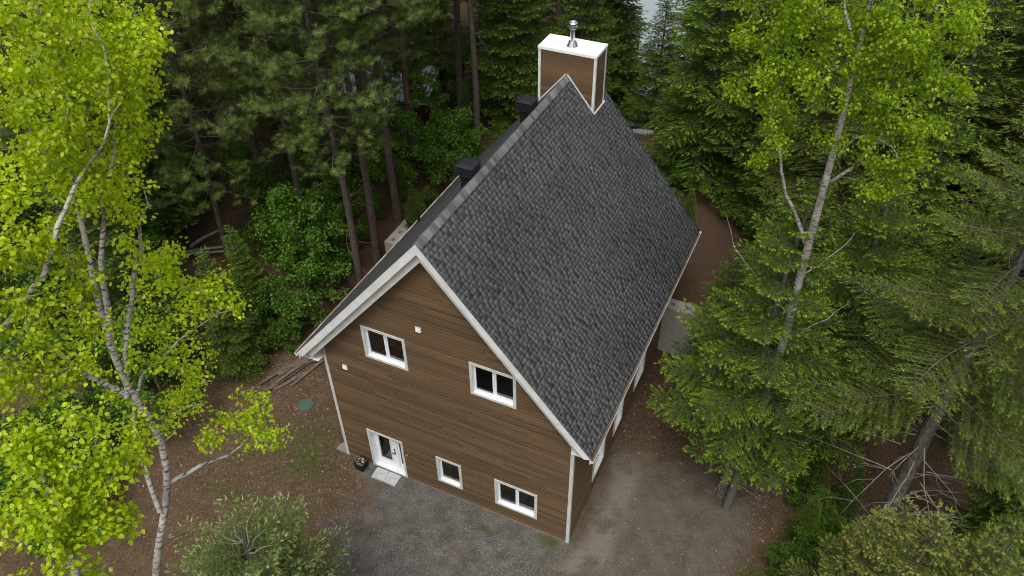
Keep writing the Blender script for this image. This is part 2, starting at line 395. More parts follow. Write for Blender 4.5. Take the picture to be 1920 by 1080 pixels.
# planks: one object each on the front
CO = .142
def plank_mesh(q, th=.016, ch=.010):
    # q: x0b,x1b,x0t,x1t,z0,z1 trapezoid, chamfered top and bottom
    a, b, at, bt, z0, z1 = q; L = a; zz = z0
    def lerp(z): k = (z - z0) / (z1 - z0); return a + (at - a) * k, b + (bt - b) * k
    za, zb = z0 + ch * .4, z1 - ch; la, lb = lerp(za), lerp(zb)
    vs = [(a - L, 0, 0), (b - L, 0, 0), (lb[1] - L + (bt - lb[1]), 0, z1 - zz), (at - L, 0, z1 - zz),
          (la[0] - L, -th, za - zz), (la[1] - L, -th, za - zz), (lb[1] - L, -th, zb - zz), (lb[0] - L, -th, zb - zz)]
    return MB().add(vs, [(4, 5, 6, 7), (0, 1, 5, 4), (2, 3, 7, 6), (1, 2, 6, 5), (3, 0, 4, 7)]).mesh('plank')
def rect_sub(rects, h):
    out = []
    for (a, b, c, d) in rects:
        if h[0] >= b or h[1] <= a or h[2] >= d or h[3] <= c: out.append((a, b, c, d)); continue
        if h[2] > c: out.append((a, b, c, h[2]))
        if h[3] < d: out.append((a, b, h[3], d))
        zc0, zc1 = max(c, h[2]), min(d, h[3])
        if h[0] > a: out.append((a, h[0], zc0, zc1))
        if h[1] < b: out.append((h[1], b, zc0, zc1))
    return out
def edge(z): return max(0.075, XC - (RZ - .30 - z) / SLP)
z = .02; j = 0
while z < RZ - .36:
    z1 = min(z + CO - .004, RZ - .34)
    a, b = edge(z), HW - edge(z)
    cuts = []; xx = a - random.uniform(0, 3.0)
    while xx < b:
        xx += random.choice([2.44, 3.05, 3.66])
        if a + .35 < xx < b - .35: cuts.append(xx)
    xs = [a] + cuts + [b]
    for p, q in zip(xs, xs[1:]):
        rs = [(p + (.004 if p > a else 0), q - (.004 if q < b else 0), z, z1)]
        for h in HOLES: rs = rect_sub(rs, h)
        for (ra, rb, rc, rd) in rs:
            if rb - ra < .02 or rd - rc < .012: continue
            ta = max(ra, edge(rd)) if ra <= edge(rc) + 1e-6 else ra
            tb = min(rb, HW - edge(rd)) if rb >= HW - edge(rc) - 1e-6 else rb
            if tb - ta < .01: ta = tb = (ra + rb) / 2; tb += .01
            o = obj('plank', plank_mesh((ra, rb, ta, tb, rc, rd), ch=min(.010, (rd - rc) * .3)), 'siding', fw); o.location = (ra, -.0, rc)
    z += CO; j += 1
# planks on the right wall (full length boards seen edge on), left wall
for xw, par, sg in ((HW, rw, 1), (0.0, lw, -1)):
    z = .02
    while z < 5.2:
        for y0, y1 in ((.075, 3.7), (3.704, 7.35), (7.354, HL - .08)):
            rs = [(y0, y1, z, z + CO - .004)]
            if sg > 0:
                for s_ in SIDEWIN: rs = rect_sub(rs, hole(s_))
            for (ra, rb, rc, rd) in rs:
                if rb - ra < .02 or rd - rc < .012: continue
                me = plank_mesh((ra, rb, ra, rb, rc, rd), ch=min(.010, (rd - rc) * .3)); o = obj('plank', me, 'siding', par)
                if sg > 0: o.location = (xw, ra, rc); o.rotation_euler = (0, 0, math.pi / 2)
                else: o.location = (xw, rb, rc); o.rotation_euler = (0, 0, -math.pi / 2)
        z += CO

# corner boards and frieze along the left top
for x0, x1, y0, y1 in ((HW - .075, HW + .034, -.034, .075), (-.034, .075, -.034, .075)):
    mb = MB()
    mb.box((x0, y0, -.05), (x1, y1, 5.335)); mb.build('corner_board', 'trim', house)
# concrete footing seen at the left front corner
MB().prism([(-.62, -.1), (-.036, -.1), (-.036, .42), (-.09, .42)], -.03, .25).build('footing', 'concrete', house)

# roof deck, fascia, soffit
def slope_pt(side, y, s, n=0.0):
    # side +1 right slope, -1 left ; s from eave up, n along outward normal
    x = XC + side * ((XC + OE) - s * CA + n * SA); return (x, y, EZ + s * SA + n * CA)
roof = empty('roof'); roof.parent = house
for side in (1, -1):
    mb = MB(); t = .17
    P = [slope_pt(side, y, s, n) for y in (YF + .03, YB - .03) for s, n in ((0.02, -.006), (SLEN, -.006), (SLEN - t * math.tan(ANG), -t), (0.02, -t))]
    f = [(0, 1, 2, 3), (7, 6, 5, 4), (0, 4, 5, 1), (1, 5, 6, 2), (2, 6, 7, 3), (3, 7, 4, 0)]
    mb.add(P, f if side > 0 else [q[::-1] for q in f]); mb.build('deck', 'deck', roof)
    # rake boards front and back: upper proud board and lower set-back board
    for (ya, yb, na, nb, nm, mt) in ((YF, YF + .035, -.006, -.235, 'rake_board', 'white'), (YF + .13, YF + .17, -.20, -.455, 'lower_rake_board', 'trim'),
                                 (YB - .035, YB, -.006, -.235, 'rake_board', 'white')):
        mb = MB()
        s0a = -.02
        top = SLEN + na * math.tan(ANG); bot = SLEN + nb * math.tan(ANG)
        q = [slope_pt(side, 0, s0a + (.12 if 'lower' in nm else 0), na), slope_pt(side, 0, top, na), slope_pt(side, 0, bot, nb), slope_pt(side, 0, s0a - nb * .35 + (.12 if 'lower' in nm else 0), nb)]
        q = [(a[0], a[2]) for a in q]
        if side > 0: q = q[::-1]
        mb.prism(q[::-1] if side < 0 else q, ya, yb); mb.build(nm, mt, roof)
    # rake soffit between lower board and wall
    mb = MB()
    q = [slope_pt(side, 0, .25, -.30), slope_pt(side, 0, SLEN - .30 * math.tan(ANG), -.30), slope_pt(side, 0, SLEN - .32 * math.tan(ANG), -.32), slope_pt(side, 0, .25, -.32)]
    mb.prism([(a[0], a[2]) for a in (q if side < 0 else q[::-1])], YF + .17, .02); mb.build('rake_soffit', 'white', roof)
    # eave soffit + fascia
    xa, xb = (HW + .02, HW + OE - .04) if side > 0 else (-OE + .04, -.02)
    MB().box((xa, YF + .18, 5.34), (xb, YB - .05, 5.36)).build('eave_soffit', 'white', roof)
    xo = HW + OE - .05 if side > 0 else -OE + .02
    MB().box((xo, YF + .036, 5.36), (xo + .03, YB - .036, EZ - .012)).build('fascia', 'white', roof)
    # gutter: open K profile, with its litter
    gx0 = HW + OE - .018 if side > 0 else -OE + .018
    prof = [(0, .0), (0, -.11), (.075, -.11), (.115, -.02), (.115, .0), (.108, .0), (.108, -.018), (.070, -.104), (.007, -.104), (.007, 0)]
    pr = [(gx0 + side * a, EZ - .03 + b_) for a, b_ in prof]
    mb = MB(); n = len(pr); ya, yb = YF - .02, YB + .02
    vs = [(x, ya, zz) for x, zz in pr] + [(x, yb, zz) for x, zz in pr]
    fs = [(i, (i + 1) % n, (i + 1) % n + n, i + n) for i in range(n)]
    endp = [(gx0 + side * a, EZ - .03 + b_) for a, b_ in prof[:5]]
    mb.add(vs, fs)
    for yy in (ya, yb): mb.add([(x, yy, zz) for x, zz in endp], [(0, 1, 2, 3, 4)])
    gut = mb.build('gutter', 'white', roof)
    mbd = MB(); rr = random.Random(3 + side); yy = ya + .02
    ks = 60; st = (yb - ya - .04) / ks; rows = []
    for i in range(ks + 1):
        hgt = -.045 + rr.uniform(-.02, .02) + (.028 if side < 0 else -.035)
        rows.append([(gx0 + side * .009, yy + i * st, EZ - .03 + hgt + rr.uniform(0, .02)), (gx0 + side * .055, yy + i * st, EZ - .03 + hgt + rr.uniform(0, .03)), (gx0 + side * .098, yy + i * st, EZ - .03 + hgt + rr.uniform(-.01, .01))])
    vs = [v for r in rows for v in r]; fs = []
    for i in range(ks):
        for k in range(2):
            f4 = (3 * i + k, 3 * i + k + 1, 3 * i + k + 4, 3 * i + k + 3); fs.append(f4 if side > 0 else f4[::-1])
    mbd.add(vs, fs); mbd.build('gutter_litter', 'debris' if side < 0 else 'debris_r', roof, kind='stuff')

# shingles: dark base courses and laminated tabs
EXP = .1446
tabs = []           # (side, y0, width, s0, tint, thick)
rs_ = random.Random(21)
ncourse = int(SLEN / EXP)
VW = [.09, .12, .15, .18, .22]
VT = [.40, .47, .52, .56, .60, .65, 1.0]
for side in (1, -1):
    for i in range(ncourse):
        s0 = i * EXP; y = YF - .015 - rs_.uniform(0, .2)
        while y < YB - .05:
            wdt = rs_.choice(VW); yy0, yy1 = max(y, YF - .012), min(y + wdt, YB + .012)
            if yy1 - yy0 > .03:
                tint = rs_.choices(VT, [1, 2.2, 3, 3, 2.5, 1.2, .15])[0]
                tabs.append((side, yy0, yy1 - yy0, s0, tint, wdt))
            y += wdt + rs_.choice([.0, .0, .06, .09, .13])
def tab_verts(wd, s_len=.152, h0=.006, h1=.002):
    return np.array([(0, 0, h0), (wd, 0, h0), (wd, s_len, h1), (0, s_len, h1), (0, 0, 0), (wd, 0, 0), (wd, s_len, 0), (0, s_len, 0)], float)
TABF = [(0, 1, 2, 3), (4, 5, 1, 0), (5, 6, 2, 1), (7, 4, 0, 3)]
def slope_matrix(side, y, s, wd):
    if side > 0: cols = ((0, 1, 0), (-CA, 0, SA), (SA, 0, CA)); o = slope_pt(1, y, s, .004)
    else: cols = ((0, -1, 0), (CA, 0, SA), (-SA, 0, CA)); o = slope_pt(-1, y + wd, s, .004)
    return Matrix([[cols[c][r] for c in range(3)] + [o[r]] for r in range(3)] + [[0, 0, 0, 1]])
chim = (XC - 1.036, XC + 1.036, 9.872, 10.864)
def in_chim(t):
    px = slope_pt(t[0], t[1] + t[2] / 2, t[3] + .08); return chim[0] + .02 < px[0] < chim[1] - .02 and chim[2] + .02 < px[1] < chim[3] - .02
tabs = [t for t in tabs if not in_chim(t)]
dist = [np.linalg.norm(np.array(slope_pt(t[0], t[1], t[3])) - CAM) + (100 if t[0] < 0 or abs(t[2] - t[5]) > 1e-6 else 0) for t in tabs]
order = np.argsort(dist); near = set(order[:300].tolist())
cache = {}
def tab_mesh(wd, tint):
    k = (wd, tint)
    if k not in cache:
        v = tab_verts(wd); cache[k] = mesh_np('shingle', v, [np.array(TABF)], {'tint': np.full(8, tint)}); cache[k].materials.append(M['shingle'])
    return cache[k]
V, F, T = [], [], []
for i, t in enumerate(tabs):
    mt = slope_matrix(t[0], t[1], t[3], t[2])
    if i in near:
        o = bpy.data.objects.new('shingle', tab_mesh(t[5], t[4])); col.objects.link(o); o.parent = roof; o.matrix_local = mt
    else:
        k = len(V) * 8; A = np.array(mt); v = tab_verts(t[2]) @ A[:3, :3].T + A[:3, 3]; V.append(v); F.append(np.array(TABF) + k); T.append(np.full(8, t[4]))
obj('shingle_field', mesh_np('shingle_field', np.concatenate(V), [np.concatenate(F)], {'tint': np.concatenate(T)}), 'shingle', roof, kind='stuff')
V, F, T = [], [], []        # base courses below the tabs
for side in (1, -1):
    for i in range(ncourse + 1):
        y = YF - .01
        while y < YB + .009:
            wdt = min(rs_.choice([.25, .33, .5]), YB + .01 - y); s0 = i * EXP - .006
            L = min(.16, SLEN - s0 - .005)
            if L > .02:
                A = np.array(slope_matrix(side, y, s0, wdt)); v = tab_verts(wdt, L, .006, .0) ; v[:, 2] -= .004; v = v @ A[:3, :3].T + A[:3, 3]
                F.append(np.array(TABF) + len(V) * 8); V.append(v); T.append(np.full(8, rs_.choice([.30, .34, .37, .40, .44])))
            y += wdt
obj('shingle_base', mesh_np('shingle_base', np.concatenate(V), [np.concatenate(F)], {'tint': np.concatenate(T)}), 'shingle', roof, kind='stuff')
# ridge caps
hw = .155
def cap_mesh(tint):
    Lc = .20; pts = []
    for yy, up in ((0, .022), (Lc, .008)):
        for d in (-hw, 0, hw):
            pts.append((d, yy, up - abs(d) * SLP + (.0 if d else -.012) + .012))
    v = pts + [(p[0], p[1], p[2] - .016) for p in pts[:3]]
    return mesh_np('ridge_shingle', v, [np.array([(0, 1, 4, 3), (1, 2, 5, 4), (6, 7, 1, 0), (7, 8, 2, 1)])], {'tint': np.full(9, tint)})
caps = [cap_mesh(t) for t in (.3, .4, .5, .58, .66)]
for c in caps: c.materials.append(M['shingle'])
y = YF - .012; k = 0
while y < YB - .18:
    if not (9.72 < y < 10.85):
        o = bpy.data.objects.new('ridge_shingle', rs_.choice(caps)); col.objects.link(o); o.parent = roof; o.location = (XC, y, RZ + .006)
    y += EXP; k += 1

# roof vents
def roof_vent(y, label):
    r = tag(empty('roof_vent', (XC - .42, y, RZ - .42 * SLP)), label, 'roof vent', 'black roof vents by the ridge')
    MB().box((-.17, -.17, -.28), (.17, .17, .63)).build('stack', 'black', r)
    for q in range(4):
        z0 = .36 + q * .068
        a, b = .30, .22
        MB().add([(-a, -a, z0), (a, -a, z0), (a, a, z0), (-a, a, z0), (-b, -b, z0 + .026), (b, -b, z0 + .026), (b, b, z0 + .026), (-b, b, z0 + .026)],
                 [(0, 3, 2, 1), (4, 5, 6, 7), (0, 1, 5, 4), (1, 2, 6, 5), (2, 3, 7, 6), (3, 0, 4, 7)]).build('louvre', 'black', r)
    a, b, z0 = .30, .16, .64
    MB().add([(-a, -a, z0), (a, -a, z0), (a, a, z0), (-a, a, z0), (-b, -b, z0 + .06), (b, -b, z0 + .06), (b, b, z0 + .06), (-b, b, z0 + .06)],
             [(0, 3, 2, 1), (4, 5, 6, 7), (0, 1, 5, 4), (1, 2, 6, 5), (2, 3, 7, 6), (3, 0, 4, 7)]).build('hood', 'black', r)
    return r
roof_vent(3.25, 'black louvred roof vent nearer the front gable, beyond the ridge')
roof_vent(7.45, 'black louvred roof vent close to the chimney')
# thin black plumbing pipe on the left slope
pv = tag(empty('plumbing_pipe', (slope_pt(-1, 6.2, 1.4)[0], 6.2, slope_pt(-1, 6.2, 1.4)[2])), 'thin black plumbing pipe standing on the left roof slope', 'vent pipe')
mb = MB().lathe([(.055, -.1), (.055, .5), (.05, .5), (.05, .3)], n=12, top=True); mb.build('pipe', 'black', pv); MB().lathe([(.14, -.12), (.07, .08)], n=12).build('collar', 'black', pv)

# chimney: part of the house
ch = empty('chimney'); ch.parent = house
x0, x1, y0, y1 = chim; zt = 12.66
MB().box((x0, y0, 9.6), (x1, y1, zt)).build('core', 'inside', ch)
z = 10.3
while z < zt - .06:
    z1 = min(z + CO - .004, zt)
    for nm, a, b, loc, rz in (('f', x0 + .06, x1 - .06, (x0 + .06, y0, z), 0), ('r', y0 + .06, y1 - .06, (x1, y0 + .06, z), math.pi / 2), ('l', y0 + .06, y1 - .06, (x0, y1 - .06, z), -math.pi / 2)):
        o = obj('plank', plank_mesh((a, b, a, b, z, z1)), 'siding', ch); o.location = loc; o.rotation_euler = (0, 0, rz)
    z += CO
for cx_, cy_ in ((x0, y0), (x1, y0), (x0, y1), (x1, y1)):
    sx, sy = (1 if cx_ == x0 else -1), (1 if cy_ == y0 else -1)
    a, b = sorted((cx_ - sx * .03, cx_ + sx * .06)); c, d = sorted((cy_ - sy * .03, cy_ + sy * .06))
    MB().box((a, c, 9.9), (b, d, zt)).build('corner_board', 'white', ch)
# cap in sheets
e = .045
xs = [x0 - e, x0 + .42, x0 + .86, x1 - .42, x1 + e]
for a, b in zip(xs, xs[1:]):
    MB().box((a + .002, y0 - e, zt), (b - .002, y1 + e, zt + .10 + .004 * math.sin(a * 7))).build('cap_sheet', 'cap', ch)
# flashing where the chimney meets the slope
for side in (1, -1):
    def fl(s0, s1, ya, yb, nm='flashing'):
        mb = MB(); P = [slope_pt(side, yy, s, n) for s, n in ((s0, .02), (s1, .02), (s1, .06), (s0, .06)) for yy in (ya, yb)]
        mb.add(P, [(0, 1, 3, 2), (2, 3, 5, 4), (4, 5, 7, 6), (6, 7, 1, 0), (0, 2, 4, 6), (1, 7, 5, 3)]); mb.build(nm, 'white', ch)
    sE = SLEN - 1.036 / CA
    fl(sE - .06, SLEN - .0, y0 - .045, y0 - .018)
    fl(sE - .075, sE - .03, y0 - .045, y1 + .03)
pc = (XC, 10.30)
pipe = tag(empty('flue_pipe', (pc[0], pc[1], zt + .10)), 'shiny steel flue pipe standing on the white chimney cap', 'flue')
MB().lathe([(.20, 0), (.19, .02), (.13, .16), (.11, .17)], n=24).build('storm_collar', 'steel', pipe)
MB().lathe([(.082, .10), (.082, .78)], n=24).build('pipe', 'steel', pipe)
MB().lathe([(.14, .62), (.15, .635), (.15, .67), (.11, .68)], n=24).build('cap_ring', 'steel', pipe)
MB().lathe([(.11, .74), (.155, .75), (.16, .80), (.13, .83), (.12, .80)], n=24).build('rain_cap', 'steel', pipe)

# windows
def window(rect, npane, loc, rz, curtain=0, parent=house):
    x0, x1, z0, z1 = rect; w_, h_ = x1 - x0, z1 - z0; t = .095; d0, d1 = -.042, 0.0
    mb = MB(); mb.box((0, d0, 0), (t, .0, h_)); mb.box((w_ - t, d0, 0), (w_, .0, h_)); mb.box((t, d0, h_ - t), (w_ - t, .0, h_)); mb.box((t, d0, 0), (w_ - t, .0, t * .9))
    W_ = mb.build('window', 'trim', parent); W_.location = loc; W_.rotation_euler = (0, 0, rz)
    j = .035; mb = MB(); a, b, c, d = t - .03, w_ - t + .03, t * .9 - .03, h_ - t + .03
    mb.box((a, -.02, c), (a + j, .17, d)); mb.box((b - j, -.02, c), (b, .17, d)); mb.box((a + j, -.02, d - j), (b - j, .17, d))
    mb.build('jamb', 'vinyl', W_)
    MB().add([(a + j, -.03, c), (b - j, -.03, c), (b - j, .10, c), (a + j, .10, c), (a + j, -.03, c + .03), (b - j, -.03, c + .03), (b - j, .10, c + .065), (a + j, .10, c + .065)],
             [(0, 3, 2, 1), (4, 5, 6, 7), (0, 1, 5, 4), (1, 2, 6, 5), (2, 3, 7, 6), (3, 0, 4, 7)]).build('sill', 'white', W_)
    a += j; b -= j; c += .065; d -= j; s = .055
    wid = (b - a) / npane
    for k in range(npane):
        p, q = a + k * wid, a + (k + 1) * wid; yy = .075 + .03 * (k % 2)
        mb = MB(); mb.box((p, yy, c), (p + s, yy + .035, d)); mb.box((q - s, yy, c), (q, yy + .035, d)); mb.box((p + s, yy, c), (q - s, yy + .035, c + s)); mb.box((p + s, yy, d - s), (q - s, yy + .035, d))
        sh = mb.build('sash', 'vinyl', W_)
        MB().box((p + s, yy + .012, c + s), (q - s, yy + .018, d - s)).build('pane', 'glass', W_)
    if curtain:
        n = 26; mb = MB(); vs = []
        for i in range(n + 1):
            xx = a + (b - a) * curtain * i / n; yv = .30 + .035 * math.sin(i * 1.9)
            vs += [(xx, yv, c - .1), (xx, yv, d + .1)]
        mb.add(vs, [(2 * i, 2 * i + 2, 2 * i + 3, 2 * i + 1) for i in range(n)]); mb.build('curtain', 'curtain', W_)
    return W_
for k, npn, cu in (('ul', 2, .45), ('ur', 2, .25), ('sm', 1, 0), ('lr', 2, 0)):
    r = OPEN[k]; window(r, npn, (r[0], -.0, r[2]), 0, cu)
for r in SIDEWIN: window(r, 2, (HW, r[0], r[2]), math.pi / 2)

# entrance door
dx0, dx1, dz0, dz1 = OPEN['door']; w_, h_ = dx1 - dx0, dz1
D = empty('entrance_door', (dx0, 0, 0)); D.parent = house
mb = MB(); t = .085
mb.box((0, -.042, .0), (t, 0, h_)); mb.box((w_ - t, -.042, .0), (w_, 0, h_)); mb.box((t, -.042, h_ - t), (w_ - t, 0, h_)); mb.build('casing', 'trim', D)
mb = MB(); a, b, d = t - .03, w_ - t + .03, h_ - t + .03
mb.box((a, -.02, .0), (a + .04, .26, d)); mb.box((b - .04, -.02, .0), (b, .26, d)); mb.box((a + .04, -.02, d - .04), (b - .04, .26, d)); mb.build('jamb', 'vinyl', D)
MB().box((a + .04, -.03, .0), (b - .04, .26, .06)).build('threshold', 'white', D)
a += .04; b -= .04
sx = a + .93
mb = MB(); g0, g1, gz0, gz1 = a + .20, sx - .24, .38, 1.84; y0_, y1_ = .17, .215
mb.box((a + .005, y0_, .07), (g0, y1_, d - .045)); mb.box((g1, y0_, .07), (sx, y1_, d - .045)); mb.box((g0, y0_, .07), (g1, y1_, gz0)); mb.box((g0, y0_, gz1), (g1, y1_, d - .045))
leaf = mb.build('door_leaf', 'vinyl', D)
MB().box((g0, y0_ + .018, gz0), (g1, y0_ + .026, gz1)).build('pane', 'glass', D)
mb = MB(); f_ = .02
mb.box((g0 - f_, y0_ - .014, gz0 - f_), (g0 + f_, y0_ - .002, gz1 + f_)); mb.box((g1 - f_, y0_ - .014, gz0 - f_), (g1 + f_, y0_ - .002, gz1 + f_)); mb.box((g0 + f_, y0_ - .014, gz0 - f_), (g1 - f_, y0_ - .002, gz0 + f_)); mb.box((g0 + f_, y0_ - .014, gz1 - f_), (g1 - f_, y0_ - .002, gz1 + f_)); mb.build('glazing_bead', 'white', D)
MB().box((sx + .005, .15, .065), (sx + .055, .24, d - .045)).build('mullion', 'vinyl', D)
mb = MB(); p, q = sx + .06, b - .005; l0, l1 = p + .075, q - .06
mb.box((p, y0_, .07), (l0, y1_, d - .045)); mb.box((l1, y0_, .07), (q, y1_, d - .045)); mb.box((l0, y0_, .07), (l1, y1_, .40)); mb.box((l0, y0_, 1.82), (l1, y1_, d - .045)); mb.build('sidelight', 'vinyl', D)
MB().box((l0, y0_ + .018, .40), (l1, y0_ + .026, 1.82)).build('pane', 'glass', D)
mb = MB(); hx_ = sx - .09
mb.box((hx_ - .02, y0_ - .012, .86), (hx_ + .02, y0_ - .001, 1.06)); mb.box((hx_ - .11, y0_ - .06, .94), (hx_ + .012, y0_ - .04, .965)); mb.box((hx_ - .012, y0_ - .045, .94), (hx_ + .012, y0_ - .012, .965)); mb.build('handle', 'black', D)
MB().box((hx_ - .025, y0_ - .03, 1.14), (hx_ + .025, y0_ - .001, 1.19)).build('deadbolt', 'black', D)

# wall vents, tap
for (vx, vz, lb) in ((3.92, 8.15, 'small white square vent plate high on the gable'), (.80, 5.15, 'small white square vent plate near the left corner of the gable wall')):
    v = tag(empty('wall_vent', (vx, -.02, vz)), lb, 'vent', 'white vent plates on the gable')
    MB().box((-.095, -.03, -.095), (.095, 0, .095)).build('plate', 'white', v)
    mb = MB()
    for q in range(3): mb.add([(-.07, -.03, -.06 + q * .045), (.07, -.03, -.06 + q * .045), (.07, -.055, -.065 + q * .045), (-.07, -.055, -.065 + q * .045), (-.07, -.03, -.03 + q * .045), (.07, -.03, -.03 + q * .045)], [(0, 3, 2, 1), (3, 4, 5, 2), (0, 4, 3), (1, 2, 5)])
    mb.build('flap', 'white', v)
tp = tag(empty('wall_tap', (2.80, -.02, 1.50)), 'small brass garden tap on the wall right of the door', 'tap')
MB().box((-.03, -.02, -.03), (.03, 0, .03)).build('plate', 'copper', tp)
MB().box((-.014, -.14, -.014), (.014, -.02, .014)).box((-.014, -.14, -.085), (.014, -.112, -.014)).build('spout', 'copper', tp)
MB().lathe([(.045, .03), (.05, .04), (.045, .055)], (0, -.08), 12).build('wheel', 'copper', tp)

# ------------------------------------------------------------------ small things in the yard
def gz1(x, y): return float(ground_z(x, y))
st = [(1.62, -.30, .03), (2.13, -.30, -.02)]
for i, (x, y, rz) in enumerate(st):
    o = MB().box((-.25, -.235, -.05), (.25, .235, .035)).build('step_paver', 'paver'); o.location = (x, y - .02, gz1(x, y) + .02); o.rotation_euler = (0, 0, rz)
    tag(o, ('left' if i == 0 else 'right') + ' grey concrete paver of the pair below the door', 'paver', 'pavers below the door')
pot = tag(empty('plant_pot', (.83, -.34, gz1(.83, -.34))), 'square black planter with withered plants left of the door', 'planter')
a, b, h_ = .15, .21, .40
MB().add([(-a, -a, 0), (a, -a, 0), (a, a, 0), (-a, a, 0), (-b, -b, h_), (b, -b, h_), (b, b, h_), (-b, b, h_), (-b + .03, -b + .03, h_), (b - .03, -b + .03, h_), (b - .03, b - .03, h_), (-b + .03, b - .03, h_), (-b + .03, -b + .03, h_ - .06), (b - .03, -b + .03, h_ - .06), (b - .03, b - .03, h_ - .06), (-b + .03, b - .03, h_ - .06)],
         [(0, 3, 2, 1), (0, 1, 5, 4), (1, 2, 6, 5), (2, 3, 7, 6), (3, 0, 4, 7), (4, 5, 9, 8), (5, 6, 10, 9), (6, 7, 11, 10), (7, 4, 8, 11), (8, 9, 13, 12), (9, 10, 14, 13), (10, 11, 15, 14), (11, 8, 12, 15)]).build('pot', 'black', pot)
MB().box((-.185, -.185, .30), (.185, .185, .335)).build('soil', 'soil', pot)
lid = tag(empty('tank_lid', (-2.88, 1.26, gz1(-2.88, 1.26))), 'round green plastic tank lid set in the ground', 'lid')
MB().lathe([(.33, -.05), (.33, .045), (.30, .06), (.25, .06), (.245, .075), (.05, .085)], n=36).build('cover', 'lid', lid)
mb = MB()
for k in range(8):
    an = k * math.pi / 4; mb.lathe([(.018, .05), (.018, .07)], (.285 * math.cos(an), .285 * math.sin(an)), 6)
mb.build('bolts', 'lid', lid)
# weathered boards by the left wall
rb = random.Random(5)
LB = ['topmost grey board of the pile by the left eave', 'long weathered board lying farthest from the house', 'split weathered board in the middle of the pile', 'short weathered board on the near end of the pile', 'weathered board nearest to the house wall in the pile', 'thin weathered batten lying across the pile', 'rotten plank half under the pile']
for i in range(7):
    L = [2.7, 3.0, 2.4, 1.5, 2.5, 1.9, 2.2][i]; wd = [.16, .14, .17, .15, .13, .07, .2][i]
    n = 7; mb = MB(); vs = []
    for k in range(n + 1):
        yy = -L / 2 + L * k / n; ww = wd / 2 * rb.uniform(.85, 1.05); up = .02 * math.sin(k * 1.1 + i)
        vs += [(-ww, yy, up), (ww, yy, up), (ww * .96, yy, up + .05), (-ww * .96, yy, up + .05)]
    fs = [(0, 1, 2, 3), (4 * n + 3, 4 * n + 2, 4 * n + 1, 4 * n)]
    for k in range(n):
        for q in range(4): fs.append((4 * k + q, 4 * k + 4 + q, 4 * k + 4 + (q + 1) % 4, 4 * k + (q + 1) % 4))
    mb.add(vs, fs); o = mb.build('old_board', 'oldwood')
    x, y = [-4.25, -4.75, -4.35, -4.2, -3.75, -4.2, -4.5][i], [2.9, 2.7, 2.4, 2.0, 3.0, 3.0, 3.1][i]
    o.location = (x, y, gz1(x, y) + [.16, .05, .06, .05, .04, .11, .02][i]); o.rotation_euler = (rb.uniform(-.02, .02), 0, [-.25, -.33, -.28, -.45, -.2, -.75, -.3][i])
    tag(o, LB[i], 'board', 'weathered boards piled beside the house')
# concrete blocks
def block_mesh(L, Wd, H, holes=3):
    """rectangular block with square recesses on top"""
    mb = MB(); hs_ = .085; xs = [-L / 2]; c = [(-L / 2 + L * (k + .5) / holes) for k in range(holes)]
    for q in c: xs += [q - hs_, q + hs_]
    xs.append(L / 2); ys = [-Wd / 2, -hs_, hs_, Wd / 2]
    for i in range(len(xs) - 1):
        for k in range(3):
            if k == 1 and i % 2 == 1:
                a, b_ = xs[i], xs[i + 1]
                mb.add([(a, -hs_, H), (b_, -hs_, H), (b_, hs_, H), (a, hs_, H), (a, -hs_, H - .25), (b_, -hs_, H - .25), (b_, hs_, H - .25), (a, hs_, H - .25)], [(4, 5, 6, 7), (0, 4, 7, 3), (1, 2, 6, 5), (0, 1, 5, 4), (3, 7, 6, 2)])
            else: mb.add([(xs[i], ys[k], H), (xs[i + 1], ys[k], H), (xs[i + 1], ys[k + 1], H), (xs[i], ys[k + 1], H)], [(0, 1, 2, 3)])
    x, y = L / 2, Wd / 2
    mb.add([(-x, -y, 0), (x, -y, 0), (x, y, 0), (-x, y, 0), (-x, -y, H), (x, -y, H), (x, y, H), (-x, y, H)], [(0, 3, 2, 1), (0, 1, 5, 4), (1, 2, 6, 5), (2, 3, 7, 6), (3, 0, 4, 7)])
    return mb.mesh('block')
bm3 = block_mesh(1.85, .62, .62)
zl = gz1(-3.4, 9.8)
o = obj('concrete_block', block_mesh(1.85, .62, 1.1), 'concrete'); o.location = (-3.4, 9.95, zl - .10); o.rotation_euler = (0, 0, math.pi / 2 + .02); tag(o, 'pale concrete block with three square holes beside the left eave', 'block')
bar = MB().box((-.05, -.45, 0), (.05, .45, .07)).build('drain_pipe', 'black'); bar.location = (-3.25, 10.55, zl + 1.003); bar.rotation_euler = (0, 0, .9); tag(bar, 'black plastic pipe lying on the concrete block', 'pipe')
rwall = tag(empty('retaining_wall', (8.99, 10.42, 0)), 'concrete block retaining wall projecting from the right side of the house', 'wall')
for r_ in range(4):
    for k in range(1 if r_ < 3 else 1):
        o = obj('block', bm3, 'concrete', rwall); o.location = (.94 + k * 1.856, 0, -.02 + r_ * .622)
